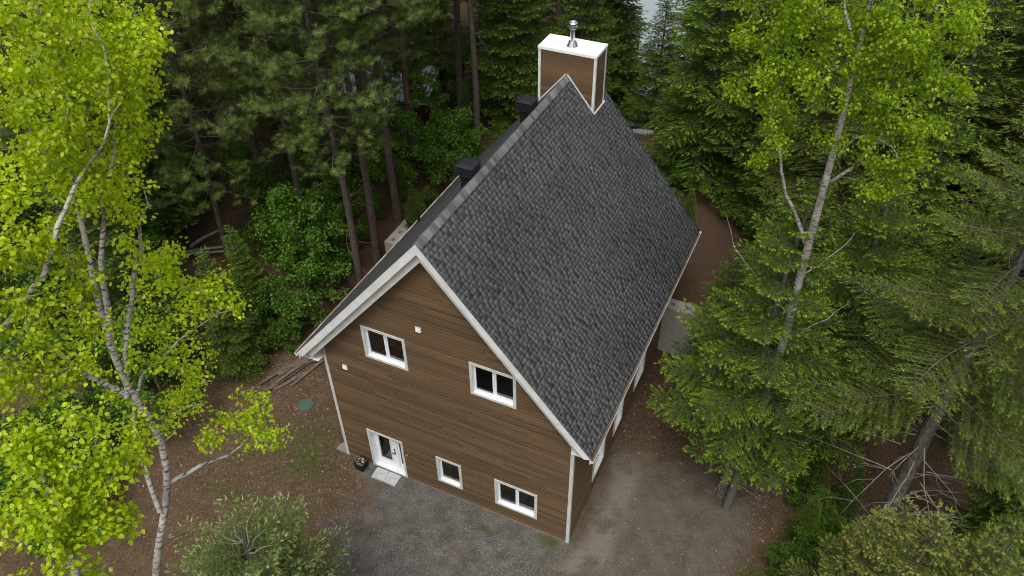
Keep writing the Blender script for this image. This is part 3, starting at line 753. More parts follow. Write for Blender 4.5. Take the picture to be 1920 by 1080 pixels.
# neighbouring cabin seen between the pines
cab = tag(empty('cabin', (-11.0, 21.6, gz1(-11.2, 22.5) - .9), .12), 'small brown cabin with shiny metal roof half hidden behind the pines', 'cabin')
MB().box((-3.4, -2.6, 0), (3.4, 2.6, 2.7)).build('wall', 'cabinwall', cab)
for s in (-1, 1):
    mb = MB()
    for k in range(26):
        x_ = -4.0 + k * 8 / 26; mb.add([(x_, s * 3.3, 2.35), (x_ + .25, s * 3.3, 2.35), (x_ + .25, 0, 3.9), (x_, 0, 3.9), (x_ + .25, s * 3.3, 2.40), (x_ + .30, s * 3.3, 2.40), (x_ + .30, 0, 3.95), (x_ + .25, 0, 3.95)], [(0, 1, 2, 3), (4, 5, 6, 7), (1, 4, 7, 2)])
    mb.build('roof', 'tin', cab)
mb = MB()
for s in (-1, 1): MB().add([(s * 3.4, -2.6, 2.7), (s * 3.4, 2.6, 2.7), (s * 3.4, 0, 3.85)], [(0, 1, 2)]).build('gable', 'cabinwall', cab)
for k in (-1.6, 1.4):
    wn = MB().box((k - .5, -2.66, .9), (k + .5, -2.6, 1.9)).build('window', 'trim', cab); MB().box((k - .4, -2.68, 1.0), (k + .4, -2.661, 1.8)).build('pane', 'glass', wn)
cab.scale = (.8, .66, .8)
# stone steps beyond the back right corner
for i in range(3):
    x, y = 3.45 + i * .05, 24.2 + i * .5
    o = MB().box((-.42, -.17, -.3), (.42, .17, .10)).build('stone_step', 'stone'); o.location = (x, y, gz1(x, y) + .02); o.rotation_euler = (0, 0, .15); tag(o, ['lowest', 'middle', 'highest'][2 - i] + ' pale stone step on the slope behind the house', 'step', 'stone steps to the lake')

# ------------------------------------------------------------------ vegetation engine
def norm(a): return a / (np.linalg.norm(a, axis=-1, keepdims=True) + 1e-9)
class Tubes:
    def __init__(s): s.v = []; s.q = []; s.n = 0
    def add(s, P, r, sides=5):
        P = np.asarray(P, float); r = np.asarray(r, float); n = len(P)
        if n < 2: return
        T = np.gradient(P, axis=0); T = norm(T)
        ref = np.where(np.abs(T[:, 2:3]) > .9, np.array([[1., 0, 0]]), np.array([[0, 0, 1.]]))
        A = norm(np.cross(T, ref)); B = np.cross(T, A)
        an = np.arange(sides) * 2 * math.pi / sides
        ring = P[:, None] + r[:, None, None] * (np.cos(an)[None, :, None] * A[:, None] + np.sin(an)[None, :, None] * B[:, None])
        i = np.arange(n - 1)[:, None] * sides; k = np.arange(sides)[None]; k2 = (k + 1) % sides
        s.v.append(ring.reshape(-1, 3)); s.q.append((np.stack([i + k, i + k2, i + sides + k2, i + sides + k], -1).reshape(-1, 4)) + s.n); s.n += n * sides
    def mesh(s, name): return mesh_np(name, np.concatenate(s.v), [np.concatenate(s.q)])

def frames(D, up=None, roll=None, g=None):
    """rotation matrices with local y along D"""
    y = norm(D); ref = np.tile([0, 0, 1.], (len(D), 1)) if up is None else up
    bad = np.abs((y * norm(ref)).sum(-1)) > .97; ref = np.where(bad[:, None], [1., 0.1, 0], ref)
    x = norm(np.cross(y, ref)); z = np.cross(x, y)
    if roll is not None:
        c, s = np.cos(roll)[:, None], np.sin(roll)[:, None]; x, z = x * c + z * s, z * c - x * s
    return np.stack([x, y, z], -1)          # columns

def scatter(tv, tf, P, R, S, tint):
    n, k = len(P), len(tv)
    S = np.asarray(S, float); S = S[:, None] if S.ndim == 1 else S
    V = np.einsum('nij,nkj->nki', R, tv[None] * S[:, None, :] if S.shape[1] == 3 else tv[None] * S[:, None]) + P[:, None]
    off = (np.arange(n) * k)[:, None, None]
    return V.reshape(-1, 3), (np.asarray(tf)[None] + off).reshape(-1, len(tf[0])), np.repeat(tint, k)

# templates (unit length along +y)
LEAF_V = np.array([(0, 0, 0), (-.30, .08, .10), (-.46, .44, .16), (-.26, .80, .06), (0, 1.05, -.10), (.26, .80, .06), (.46, .44, .16), (.30, .08, .10)])
LEAF_F = np.array([(0, 4, 3, 2, 1), (0, 7, 6, 5, 4)])
MLEAF_V = np.array([(0, 0, 0), (-.42, .35, .1), (-.22, .8, .02), (0, 1, -.1), (.22, .8, .02), (.42, .35, .1)]); MLEAF_F = np.array([(0, 3, 2, 1), (0, 5, 4, 3)])
def needle_template(n, ang, ln, wd, seed, flat=.0, start=.0, tip=True):
    r = np.random.default_rng(seed); V = []; F = []
    for i in range(n):
        t = start + (1 - start) * (i + r.uniform(0, 1)) / n * .92; ph = i * 2.4 + r.uniform(-.4, .4)
        rad = np.array([math.cos(ph), 0, math.sin(ph) * (1 - flat)]); rad /= np.linalg.norm(rad)
        a = ang * r.uniform(.8, 1.2); d = rad * math.sin(a) + np.array([0, 1, 0]) * math.cos(a); l = ln * r.uniform(.8, 1.2)
        side = np.cross(d, [0, 1, 0]); side /= np.linalg.norm(side) + 1e-9; p = np.array([0, t, 0])
        k = len(V); V += [p - side * wd, p + side * wd, p + d * l]; F.append((k, k + 1, k + 2))
    if tip:
        k = len(V); V += [(-wd * 1.3, .0, 0), (wd * 1.3, .0, 0), (0, 1.08, 0)]; F.append((k, k + 1, k + 2))
    return np.array(V), np.array(F)
SH_NEAR = needle_template(8, 1.0, .50, .11, 1, .6)
SH_MID = needle_template(6, .85, .46, .125, 2, .6)
SH_FAR = needle_template(4, .7, .55, .15, 3, .3)
TUFT = needle_template(17, .9, .95, .042, 4, 0, -.1, False); TUFT[0][:, 1] *= .9
TUFT_FAR = needle_template(9, .9, 1.0, .050, 5, 0, -.1, False)

def finish_tree(name, trunk, twigs, leaf, bark_m, twig_m, leaf_m, loc=(0, 0, 0), leafname='crown'):
    r = empty(name, loc)
    obj('trunk', trunk.mesh('trunk'), bark_m, r, True)
    if twigs is not None and twigs.n: obj('branches', twigs.mesh('branches'), twig_m, r, True, 'stuff')
    V, F, T = leaf
    obj(leafname, mesh_np(leafname, V, F, {'tint': T}), leaf_m, r, False, 'stuff')
    return r

def joinleaf(parts):
    V = []; F = []; T = []; n = 0
    for v, f, t in parts: V.append(v); F.append(f + n); T.append(t); n += len(v)
    return np.concatenate(V), F if len({f.shape[1] for f in F}) > 1 else [np.concatenate(F)], np.concatenate(T)

def conifer(name, seed, H, h0, Rm, dz, per, sh, tmpl, leaf_m, bark_m='spruce_bark', r0=None, shape=.8, up0=.35, up1=-.25, droop=.10, blen=.42, bsp=.22, ssp=.10, gaps=.1, dead=0, deadlen=1.2, twig_m='dtwig', skip=None, tipbright=.25, flatdrop=.15, top_bare=0, twigvis=1, loc=(0, 0, 0), lean=(0, 0), spread=.55, irregular=.18):
    r = np.random.default_rng(seed); trunk, twg = Tubes(), Tubes(); r0 = r0 or H * .013 + .03
    nz = int(H / .5) + 2; zz = np.linspace(0, H, nz)
    wob = np.stack([lean[0] * zz / H + .05 * np.sin(zz * .7 + seed), lean[1] * zz / H + .05 * np.cos(zz * .6 + seed), zz], -1)
    trunk.add(wob, np.maximum(r0 * (1 - zz / H) ** .8, .006) + .02 * np.exp(-zz * 3), 9)
    def tp(z): return np.array([np.interp(z, zz, wob[:, 0]), np.interp(z, zz, wob[:, 1]), z])
    SP, SD, ST, SS = [], [], [], []
    z = h0; az = r.uniform(0, 6.28)
    while z < H - .12 - top_bare:
        fr = (H - z) / (H - h0)
        for k in range(per if fr > .12 else max(3, per - 2)):
            az += 2.399 + r.uniform(-.35, .35)
            if r.random() < gaps: continue
            if skip and z < skip[2] and abs((az - skip[0] + math.pi) % (2 * math.pi) - math.pi) < skip[1]: continue
            L = Rm * min(1, fr * 1.02) ** shape * r.uniform(1 - irregular * 2, 1 + irregular) + .12
            if fr > .85: L *= .8 + (1 - fr) * 1.3
            el = up1 + (up0 - up1) * (1 - fr) ** 1.3 + r.uniform(-.12, .12)
            n = max(4, int(L / .3) + 2); t = np.linspace(0, 1, n)
            rad = L * t * math.cos(el); zo = L * t * math.sin(el) - droop * L * t ** 2 + .10 * L * t ** 3.5
            aa = az + .12 * np.sin(t * 3 + k) * r.uniform(-1, 1)
            b0 = tp(z + r.uniform(-dz / 2, dz / 2))
            P = np.stack([b0[0] + rad * np.cos(aa), b0[1] + rad * np.sin(aa), b0[2] + zo], -1)
            rb_ = (.007 + .006 * L) * (1 - t * .85)
            twg.add(P, rb_, 4)
            m = max(2, int(L / bsp)); tb = np.linspace(.16 if L > .6 else .05, .97, m) + r.uniform(-.02, .02, m)
            for q, tt in enumerate(tb):
                c = np.array([np.interp(tt, t, P[:, i]) for i in range(3)]); d = np.array([np.interp(min(tt + .06, 1), t, P[:, i]) for i in range(3)]) - np.array([np.interp(max(tt - .06, 0), t, P[:, i]) for i in range(3)]); d = d / (np.linalg.norm(d) + 1e-9)
                sd = np.cross(d, [0, 0, 1]); sd /= np.linalg.norm(sd) + 1e-9
                for s in (-1, 1):
                    lb = blen * L * (1 - .80 * tt) * r.uniform(.6, 1.15) + sh * .8
                    lb = min(lb, 1.1)
                    ga = r.uniform(.75, 1.15)
                    bd = d * math.cos(ga) + s * sd * math.sin(ga); bd = bd + np.array([0, 0, r.uniform(-flatdrop * 1.6, flatdrop * .5)]); bd /= np.linalg.norm(bd)
                    ns = max(1, int(lb / ssp)); ts = (np.arange(ns) + r.uniform(.2, .8, ns)) / ns
                    pb = c + bd * (ts * lb)[:, None] + np.array([0, 0, -1]) * (flatdrop * lb * ts ** 2)[:, None]
                    if twigvis and lb > .3: twg.add(np.stack([c, c + bd * lb * .5 + np.array([0, 0, -flatdrop * lb * .25]), c + bd * lb * .9 + np.array([0, 0, -flatdrop * lb * .8])]), [.006, .004, .002], 3)
                    sgn = np.where(np.arange(ns) % 2 == 0, 1, -1)
                    s2 = np.cross(bd, [0, 0, 1]); s2 /= np.linalg.norm(s2) + 1e-9
                    dd = bd + s2 * (sgn * spread * r.uniform(.5, 1.3, ns))[:, None] + r.normal(0, .18, (ns, 3)) + np.array([0, 0, .10])
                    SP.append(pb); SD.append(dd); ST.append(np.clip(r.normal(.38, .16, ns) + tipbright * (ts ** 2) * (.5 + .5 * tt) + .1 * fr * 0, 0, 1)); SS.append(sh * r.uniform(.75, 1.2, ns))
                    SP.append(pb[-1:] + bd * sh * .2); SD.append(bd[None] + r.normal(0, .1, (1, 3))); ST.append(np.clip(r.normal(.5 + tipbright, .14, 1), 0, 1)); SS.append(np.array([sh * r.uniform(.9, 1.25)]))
            SP.append(P[-1:]); SD.append((P[-1] - P[-2])[None]); ST.append(np.array([.6 + tipbright])); SS.append(np.array([sh * 1.2]))
        z += dz * r.uniform(.8, 1.2)
    # leader
    if not top_bare:
        for k in range(9):
            SP.append(tp(H - k * .09)[None]); a = r.uniform(0, 6.28); e = .9 if k else 1.57
            SD.append(np.array([[math.cos(a) * math.cos(e), math.sin(a) * math.cos(e), math.sin(e)]])); ST.append(np.array([.75])); SS.append(np.array([sh]))
    P, D, T, S = np.concatenate(SP), np.concatenate(SD), np.clip(np.concatenate(ST), 0, 1), np.concatenate(SS)
    R = frames(D, roll=r.uniform(-.5, .5, len(P)))
    leaf = scatter(tmpl[0], tmpl[1], P, R, S, T)
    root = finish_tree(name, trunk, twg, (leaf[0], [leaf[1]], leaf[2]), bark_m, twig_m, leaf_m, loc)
    if dead:
        dt = Tubes()
        for k in range(dead):
            z = r.uniform(.25, 1.0) * h0 if h0 > 1.5 else r.uniform(.8, 3); a = r.uniform(0, 6.28); L = deadlen * r.uniform(.5, 1.2); e = r.uniform(-.35, .25)
            t = np.linspace(0, 1, 7); b0 = tp(z); aa = a + .5 * np.cumsum(r.normal(0, .16, 7))
            P = np.stack([b0[0] + np.cumsum(np.cos(aa)) * L / 7, b0[1] + np.cumsum(np.sin(aa)) * L / 7, b0[2] + L * t * math.sin(e) - .12 * L * t ** 2 + .03 * np.cumsum(r.normal(0, .5, 7))], -1)
            dt.add(P, .018 * (1 - t * .8), 5)
            for q in range(4):
                i = r.integers(2, 6); a2 = aa[i] + r.choice([-1, 1]) * r.uniform(.5, 1); l2 = L * r.uniform(.15, .4)
                dt.add(np.stack([P[i], P[i] + [math.cos(a2) * l2 * .5, math.sin(a2) * l2 * .5, -.03], P[i] + [math.cos(a2 + .2) * l2, math.sin(a2 + .2) * l2, -.1 * l2]]), [.008, .006, .003], 3)
        obj('dead_branches', dt.mesh('dead_branches'), 'twig', root, True)
    return root

def pine(name, seed, H, h0, Rm, leaf_m='pine', tuft=.22, far=False, dead=14, per=4, dz=.55, lean=(0, 0), loc=(0, 0, 0), r0=None):
    r = np.random.default_rng(seed); trunk, twg = Tubes(), Tubes(); r0 = r0 or .18
    nz = int(H / .8) + 2; zz = np.linspace(0, H, nz)
    wob = np.stack([lean[0] * zz / H + .10 * np.sin(zz * .35 + seed), lean[1] * zz / H + .10 * np.cos(zz * .3 + seed * 2), zz], -1)
    trunk.add(wob, np.maximum(r0 * (1 - zz / H * .92), .012) + .05 * np.exp(-zz * 2.5), 10)
    def tp(z): return np.array([np.interp(z, zz, wob[:, 0]), np.interp(z, zz, wob[:, 1]), z])
    SP, SD, ST, SS = [], [], [], []
    z = h0; az = r.uniform(0, 6.28)
    while z < H - .2:
        fr = (H - z) / (H - h0)
        for k in range(per):
            az += 2.399 + r.uniform(-.4, .4)
            L = Rm * (min(1, fr * 1.6) ** .7) * r.uniform(.55, 1.1) * (.75 + .25 * min(1, (1 - fr) * 4)) + .25
            el = .55 - .65 * fr + r.uniform(-.15, .15); n = max(5, int(L / .4) + 2); t = np.linspace(0, 1, n)
            rad = L * t * math.cos(el); zo = L * t * math.sin(el) - .14 * L * t + .20 * L * t ** 2.5; aa = az + .25 * t * r.uniform(-1, 1)
            b0 = tp(z + r.uniform(-.15, .15)); P = np.stack([b0[0] + rad * np.cos(aa), b0[1] + rad * np.sin(aa), b0[2] + zo], -1)
            twg.add(P, (.014 + .009 * L) * (1 - t * .8), 4)
            m = max(3, int(L / .22)); tb = np.linspace(.28, 1, m)
            for tt in tb:
                c = np.array([np.interp(tt, t, P[:, i]) for i in range(3)]); d = P[-1] - P[-2]; d = d / np.linalg.norm(d)
                sd = np.cross(d, [0, 0, 1]); sd /= np.linalg.norm(sd) + 1e-9; s = r.choice([-1, 1]); lb = (.55 * L * (1 - .75 * tt) * r.uniform(.5, 1.1) + .12)
                ga = r.uniform(.5, 1.1); bd = d * math.cos(ga) + s * sd * math.sin(ga) + np.array([0, 0, r.uniform(0, .4)]); bd /= np.linalg.norm(bd)
                twg.add(np.stack([c, c + bd * lb * .5, c + bd * lb + [0, 0, .06]]), [.008, .006, .003], 3)
                ns = max(2, int(lb / .13)); ts = np.linspace(.35, 1, ns); pb = c + bd * (ts * lb)[:, None] + r.normal(0, .04, (ns, 3))
                SP.append(pb); SD.append(bd + r.normal(0, .35, (ns, 3)) + [0, 0, .25]); ST.append(np.clip(r.normal(.45, .2, ns), 0, 1)); SS.append(tuft * r.uniform(.8, 1.25, ns))
        z += dz * r.uniform(.8, 1.2)
    for k in range(dead):       # bare broken stubs below the crown
        z = r.uniform(.25, 1.05) * h0; a = r.uniform(0, 6.28); L = r.uniform(.5, 2.2); t = np.linspace(0, 1, 6); b0 = tp(z); e = r.uniform(-.3, .35); aa = a + np.cumsum(r.normal(0, .12, 6))
        P = np.stack([b0[0] + np.cumsum(np.cos(aa)) * L / 6, b0[1] + np.cumsum(np.sin(aa)) * L / 6, b0[2] + L * t * math.sin(e) - .15 * L * t ** 2], -1)
        twg.add(P, .014 * (1 - t * .8), 3)
    P, D, T, S = np.concatenate(SP), np.concatenate(SD), np.concatenate(ST), np.concatenate(SS)
    tm = TUFT_FAR if far else TUFT
    leaf = scatter(tm[0], tm[1], P, frames(D, roll=r.uniform(0, 6.28, len(P))), S, T)
    return finish_tree(name, trunk, twg, (leaf[0], [leaf[1]], leaf[2]), 'pine_bark', 'dtwig', leaf_m, loc)

def grow(name, seed, trunks, blobs, leaf_m, leafsize, per_leaf, rclump, bark_m='aspen_bark', twig_m='aspen_bark', deep=(0, 0, 0), bare=.06, tmpl=(LEAF_V, LEAF_F), base=(0, 0, 0), tip=.0042, twigdrop=.0, droop=.35, thin=1.0):
    """trunk polylines (x,y,z,r) and crown blobs (x,y,z,r,n): attraction points joined to the nearest wood"""
    r = np.random.default_rng(seed); base = np.array(base, float); deep = np.array(deep, float)
    nodes, par, rad0 = [], [], []; chains = []
    for tr in trunks:
        A = np.array(tr, float); L = np.concatenate([[0], np.cumsum(np.linalg.norm(np.diff(A[:, :3], axis=0), axis=1))]); n = int(L[-1] / .25) + 2; s = np.linspace(0, L[-1], n)
        # smooth interpolation
        P = np.stack([np.interp(s, L, A[:, i]) for i in range(4)], -1)
        for _ in range(6): P[1:-1] = .25 * P[:-2] + .5 * P[1:-1] + .25 * P[2:]
        if A[0, 3] < .08:      # limbs wander
            ph = r.uniform(0, 6.28, 6); w_ = np.sin(np.linspace(0, 1, n) * math.pi * .5)[:, None]
            P[:, :3] += w_ * np.stack([.07 * np.sin(s * 3.1 + ph[0]) + .03 * np.sin(s * 8 + ph[1]), .07 * np.sin(s * 2.7 + ph[2]) + .03 * np.sin(s * 7 + ph[3]), .06 * np.sin(s * 3.5 + ph[4]) + .02 * np.sin(s * 9 + ph[5])], -1)
        k0 = len(nodes); ch = []
        for i in range(n): nodes.append(P[i, :3]); par.append(k0 + i - 1 if i else -1); rad0.append(P[i, 3]); ch.append(k0 + i)
        chains.append((ch, True))
    AT = []
    for (x, y, z, rr, n) in blobs:
        n = max(2, int(round(n * thin)))
        d = norm(r.normal(0, 1, (n, 3))) * (r.uniform(0, 1, (n, 1)) ** .45) * rr; p = np.array([x, y, z]) + d + deep * (r.uniform(0, 1, (n, 1)) ** 1.5)
        AT.append(p)
    AT = np.concatenate(AT); NA = np.zeros((len(AT) * 14 + len(nodes) + 50, 3)); NA[:len(nodes)] = nodes; nn = len(nodes)
    tn = NA[:nn].copy(); dmin = np.array([np.min(np.linalg.norm(tn - a, axis=1)) for a in AT]); AT = AT[np.argsort(dmin + r.uniform(0, .25, len(AT)))]
    ends = []
    for a in AT:
        d = np.linalg.norm(NA[:nn] - a, axis=1); hz = np.linalg.norm(NA[:nn, :2] - a[:2], axis=1)
        cost = d + .9 * np.maximum(0, NA[:nn, 2] - a[2] + .25 * hz); i = int(np.argmin(cost)); dd = d[i]
        if dd < .04: ends.append((i, a)); continue
        k = min(12, max(2, int(dd / .16))); t = np.linspace(0, 1, k + 1)[1:]
        p0 = NA[i]; pi = par[i]; dr = (p0 - NA[pi]) if pi >= 0 else np.array([0, 0, 1.]); dr = dr / (np.linalg.norm(dr) + 1e-9)
        c = p0 + dr * dd * .30 + np.array([0, 0, .10 * dd]) + r.normal(0, .06 * dd, 3)
        Q = ((1 - t) ** 2)[:, None] * p0 + (2 * t * (1 - t))[:, None] * c + (t ** 2)[:, None] * a + r.normal(0, .012, (k, 3))
        ch = [i]; prev = i
        for q in Q:
            NA[nn] = q; par.append(prev); rad0.append(0); prev = nn; ch.append(nn); nn += 1
        chains.append((ch, False)); ends.append((prev, a))
    par = np.array(par); acc = np.zeros(nn); haschild = np.zeros(nn, bool); haschild[par[par >= 0]] = True
    acc[~haschild] = tip ** 2.1
    for i in range(nn - 1, -1, -1):
        if acc[i] == 0: acc[i] = tip ** 2.1
        if par[i] >= 0: acc[par[i]] += acc[i]
    rd = acc ** (1 / 2.1); rad0 = np.array(rad0); rd = np.where(rad0 > 0, np.maximum(rad0, .003), np.minimum(rd, .06))
    trunk, twg = Tubes(), Tubes()
    for ch, main in chains:
        P = NA[ch] - base; R_ = rd[ch].copy()
        if not main: R_[0] = min(R_[0], R_[1] * 1.15); twg.add(P, R_, 5 if R_[0] > .012 else 3)
        else: trunk.add(P, R_, 10)
    LP, LD = [], []
    for (i, a) in ends:
        if r.random() < bare: continue
        n = max(3, int(per_leaf * r.uniform(.6, 1.4))); back = NA[i] - NA[par[i]] if par[i] >= 0 else np.array([0, 0, 1.])
        p = a + norm(r.normal(0, 1, (n, 3))) * (r.uniform(0, 1, (n, 1)) ** .5) * rclump * [1, 1, .7] - norm(back[None]) * r.uniform(0, rclump * 1.2, (n, 1))
        LP.append(p); d = p - a; d = norm(d) + r.normal(0, .5, (n, 3)); d[:, 2] -= droop; LD.append(d)
    P, D = np.concatenate(LP) - base, np.concatenate(LD)
    upv = norm(r.normal(0, .6, (len(P), 3)) + [0, 0, 1]); R = frames(D, upv, roll=r.normal(0, .7, len(P)))
    T = np.clip(r.normal(.5, .27, len(P)), 0, 1); S = leafsize * np.clip(r.normal(1, .2, len(P)), .5, 1.5)
    leaf = scatter(tmpl[0], tmpl[1], P, R, S, T)
    return finish_tree(name, trunk, twg, (leaf[0], [leaf[1]], leaf[2]), bark_m, twig_m, leaf_m, tuple(base))

def copy_tree(o, loc, rz, scl=1.0):
    c = o.copy(); col.objects.link(c); c.location = loc; c.rotation_euler = (0, 0, rz); c.scale = (scl, scl, scl)
    for k in ('label', 'category', 'group'):
        if k in c: del c[k]
    for chd in o.children:
        q = chd.copy(); col.objects.link(q); q.parent = c
    return c

# ------------------------------------------------------------------ the aspens near the camera
TR_ = lambda L, k: [(a, b, c, d * k) for a, b, c, d in L]
TA = [(5.2, -11.9, -.1, .20), (5.3, -11.6, 4, .17), (5.45, -11.1, 8.5, .15), (5.61, -10.5, 12.7, .13), (5.91, -9.71, 14.43, .115), (5.8, -9.43, 15.33, .11), (5.59, -9.53, 16.04, .1), (5.49, -9.38, 17.01, .09), (5.47, -9.15, 18.03, .08), (5.47, -9.01, 18.69, .065), (5.41, -8.64, 20.01, .045), (5.46, -8.47, 20.96, .03), (5.46, -8.35, 21.49, .015)]
BA = [(5.4,-8.46,20.82,0.78,42),(5.64,-7.87,20.63,0.72,40),(5.67,-7.52,20.56,0.4,14),(5.59,-8.41,20.21,0.78,40),(5.81,-7.7,20.27,0.33,10),(5.51,-9.04,20.1,0.84,42),(5.76,-8.44,19.64,0.65,34),(5.87,-7.92,19.61,0.26,7),(5.49,-8.98,19.3,0.8,38),(5.73,-8.4,19.09,0.3,7),(5.63,-8.73,18.71,0.37,10),(5.42,-9.65,19.03,0.5,16),(5.19,-9.2,20.85,0.83,22),(5.36,-9.88,19.8,0.83,22),(5.52,-8.08,21.52,0.84,16),(5.79,-7.47,21.31,0.64,10),(5.71,-8.23,17.22,0.37,11),(6.0,-7.95,16.8,0.29,7),(5.83,-8.37,16.67,0.41,12),(5.54,-8.68,17.42,0.36,10),(5.6,-8.78,16.62,0.41,11),(5.48,-9.04,16.9,0.33,8),(6.19,-7.87,16.05,0.24,5),(5.85,-8.3,16.07,0.17,2),(5.53,-8.56,17.88,0.28,5)]
BA2 = [(5.78,-8.92,15.18,0.44,13),(6.14,-8.81,14.67,0.34,10),(6.31,-8.4,14.48,0.36,12),(6.66,-8.43,14.09,0.26,7),(6.33,-8.83,14.25,0.18,3),(5.71,-9.35,15.31,0.39,9),(5.64,-9.8,15.3,0.26,4),(5.74,-8.83,15.85,0.3,6),(5.57,-9.99,15.84,0.38,8),(5.47,-9.66,16.55,0.41,9),(5.7,-9.39,16.16,0.29,6),(5.89,-8.68,15.22,0.22,4)]
TB = [(6.3, -13.6, -.1, .17), (6.3, -13.2, 8, .14), (6.18, -12.57, 16.6, .11), (5.96, -11.44, 17.7, .1), (6.11, -10.78, 18.46, .09), (6.13, -10.52, 18.74, .085), (6.21, -10.17, 19.03, .08), (6.31, -9.78, 19.17, .07), (6.33, -9.47, 19.4, .055), (6.39, -8.93, 20.05, .035), (6.34, -8.52, 20.66, .02), (6.27, -8.26, 21.24, .01)]
BB = [(6.33,-10.36,19.11,0.39,12),(6.58,-10.7,18.58,0.46,15),(6.5,-10.22,18.44,0.4,12),(6.75,-11.16,18.47,0.45,16),(6.81,-10.89,18.22,0.39,13),(6.31,-9.88,19.1,0.33,8),(6.4,-9.9,18.61,0.27,7),(6.16,-9.37,20.94,0.57,18),(6.29,-8.7,20.79,0.46,14),(5.99,-9.07,21.49,0.57,14),(6.26,-9.33,20.29,0.52,16),(6.33,-10.82,19.19,0.51,12),(6.17,-9.83,20.18,0.45,12),(6.33,-9.2,19.65,0.33,8),(6.34,-8.55,20.36,0.27,6)]
TC = [(9.2, -13.6, -.1, .14), (8.9, -13.2, 9, .12), (8.52, -12.67, 16.29, .09), (8.27, -12.28, 17.0, .075), (8.16, -12.09, 17.52, .06), (8.02, -11.95, 17.94, .045), (7.9, -11.81, 18.37, .03), (7.78, -11.67, 18.68, .012)]
BC = [(7.78,-11.67,18.68,0.34,14),(7.91,-11.55,18.45,0.29,11),(7.99,-12.0,18.5,0.45,24),(8.13,-11.75,18.17,0.4,18),(8.12,-11.44,18.01,0.27,10),(8.27,-11.55,17.72,0.21,7),(8.22,-12.15,18.12,0.46,22),(8.34,-11.85,17.83,0.32,11),(8.15,-12.43,18.24,0.45,18),(8.34,-12.27,17.85,0.35,12),(7.79,-12.1,18.82,0.39,10),(8.01,-11.33,18.16,0.18,5)]
TD = [(13.55, 3.55, -.1, .21), (13.72, 3.8, 3.9, .18), (13.77, 3.91, 8.14, .165), (13.68, 3.79, 10.63, .15), (13.61, 3.6, 13.31, .125), (13.57, 3.47, 15.27, .1), (13.48, 3.29, 16.99, .08), (13.46, 3.12, 18.18, .06), (13.28, 3.02, 19.49, .03), (13.12, 2.91, 20.24, .012)]
BD = [(11.59,3.47,17.17,0.89,26),(12.32,3.43,17.43,0.88,26),(13.09,3.19,17.54,0.99,30),(13.84,3.09,17.82,0.98,28),(14.6,3.2,17.9,0.99,30),(15.26,3.47,17.91,0.69,18),(15.61,3.58,17.71,0.38,6),(11.69,3.43,16.08,0.65,14),(12.49,3.37,16.27,0.84,24),(13.27,3.32,16.32,0.77,20),(14.02,3.19,16.78,0.88,24),(14.84,3.27,16.79,0.89,24),(15.44,3.49,16.92,0.64,12),(15.85,3.36,16.48,0.26,3),(11.89,3.56,14.97,0.54,9),(12.71,3.42,15.23,0.73,16),(13.5,3.38,14.89,0.53,9),(14.19,3.27,15.78,0.78,18),(14.94,3.34,15.78,0.78,17),(15.55,3.38,15.52,0.46,7),(12.02,3.5,14.02,0.38,6),(11.41,3.56,15.49,0.27,3),(11.08,3.58,15.41,0.16,2),(12.77,3.51,14.35,0.54,8),(14.47,3.29,14.77,0.6,10),(15.13,3.35,14.76,0.6,10),(15.38,3.44,15.18,0.47,6),(15.17,3.41,13.87,0.52,8),(14.78,3.52,14.0,0.34,4),(12.58,3.09,18.79,1.81,36),(14.11,3.14,18.88,1.45,26),(11.47,3.46,18.3,1.12,14),(12.01,3.53,13.69,0.25,3),(12.12,3.54,14.47,0.27,3)]
bd_bare = [(12.6, 3.6, 11.6, .5, 4), (14.6, 3.7, 11.5, .6, 5), (12.9, 3.6, 10.4, .5, 3), (14.4, 3.9, 9.6, .6, 4)]
LA1 = [(5.88,-9.73,14.38,0.05),(6.08,-9.37,14.31,0.04),(6.3,-8.89,14.31,0.03),(6.41,-8.49,14.37,0.012)]
LA2 = [(5.61,-9.56,16.02,0.06),(5.51,-9.21,16.76,0.045),(5.53,-8.76,17.53,0.035),(5.79,-8.32,18.28,0.022),(5.85,-8.29,18.82,0.01)]
LA3 = [(5.53,-9.4,16.95,0.06),(5.6,-9.12,17.7,0.05),(5.6,-8.91,18.41,0.04),(5.6,-8.83,18.85,0.02)]
LA4 = [(5.47,-9.01,18.69,0.05),(5.67,-8.61,18.97,0.035),(5.76,-8.02,19.92,0.015)]
LA5 = [(5.82,-10.03,13.98,0.05),(5.38,-9.66,14.74,0.045),(5.22,-9.51,15.24,0.04),(5.2,-9.02,15.8,0.03),(5.44,-8.67,16.24,0.025),(5.79,-8.18,16.21,0.015),(6.06,-7.77,16.24,0.008)]
LA6 = [(5.59,-9.53,16.04,0.05),(5.35,-9.81,16.75,0.035),(5.21,-10.13,17.39,0.02)]
LD1 = [(13.68,3.75,11.57,0.075),(13.11,3.81,12.55,0.055),(12.38,3.65,14.03,0.04),(11.98,3.63,15.51,0.025),(11.68,3.58,16.9,0.012)]
LD2 = [(13.62,3.69,13.64,0.06),(14.12,3.65,14.18,0.045),(14.5,3.6,15.35,0.035),(14.94,3.49,16.09,0.02),(15.38,3.52,17.24,0.01)]
LD3 = [(13.57,3.61,14.49,0.05),(14.09,3.63,15.17,0.035),(14.6,3.61,15.37,0.02),(14.9,3.49,14.76,0.012)]
LD4 = [(13.48,3.29,16.99,0.05),(13.13,3.36,17.7,0.04),(12.71,3.39,18.71,0.02)]
LD5 = [(13.68,3.79,10.63,0.03),(14.28,3.99,11.41,0.02),(14.61,4.2,12.07,0.01)]
LD6 = [(13.7,3.82,9.25,0.03),(12.83,3.84,9.91,0.02),(12.28,3.87,10.47,0.012),(11.35,4.1,11.75,0.006)]
LD7 = [(13.77,3.91,8.14,0.03),(14.46,4.13,8.87,0.02),(15.16,4.5,9.83,0.01)]
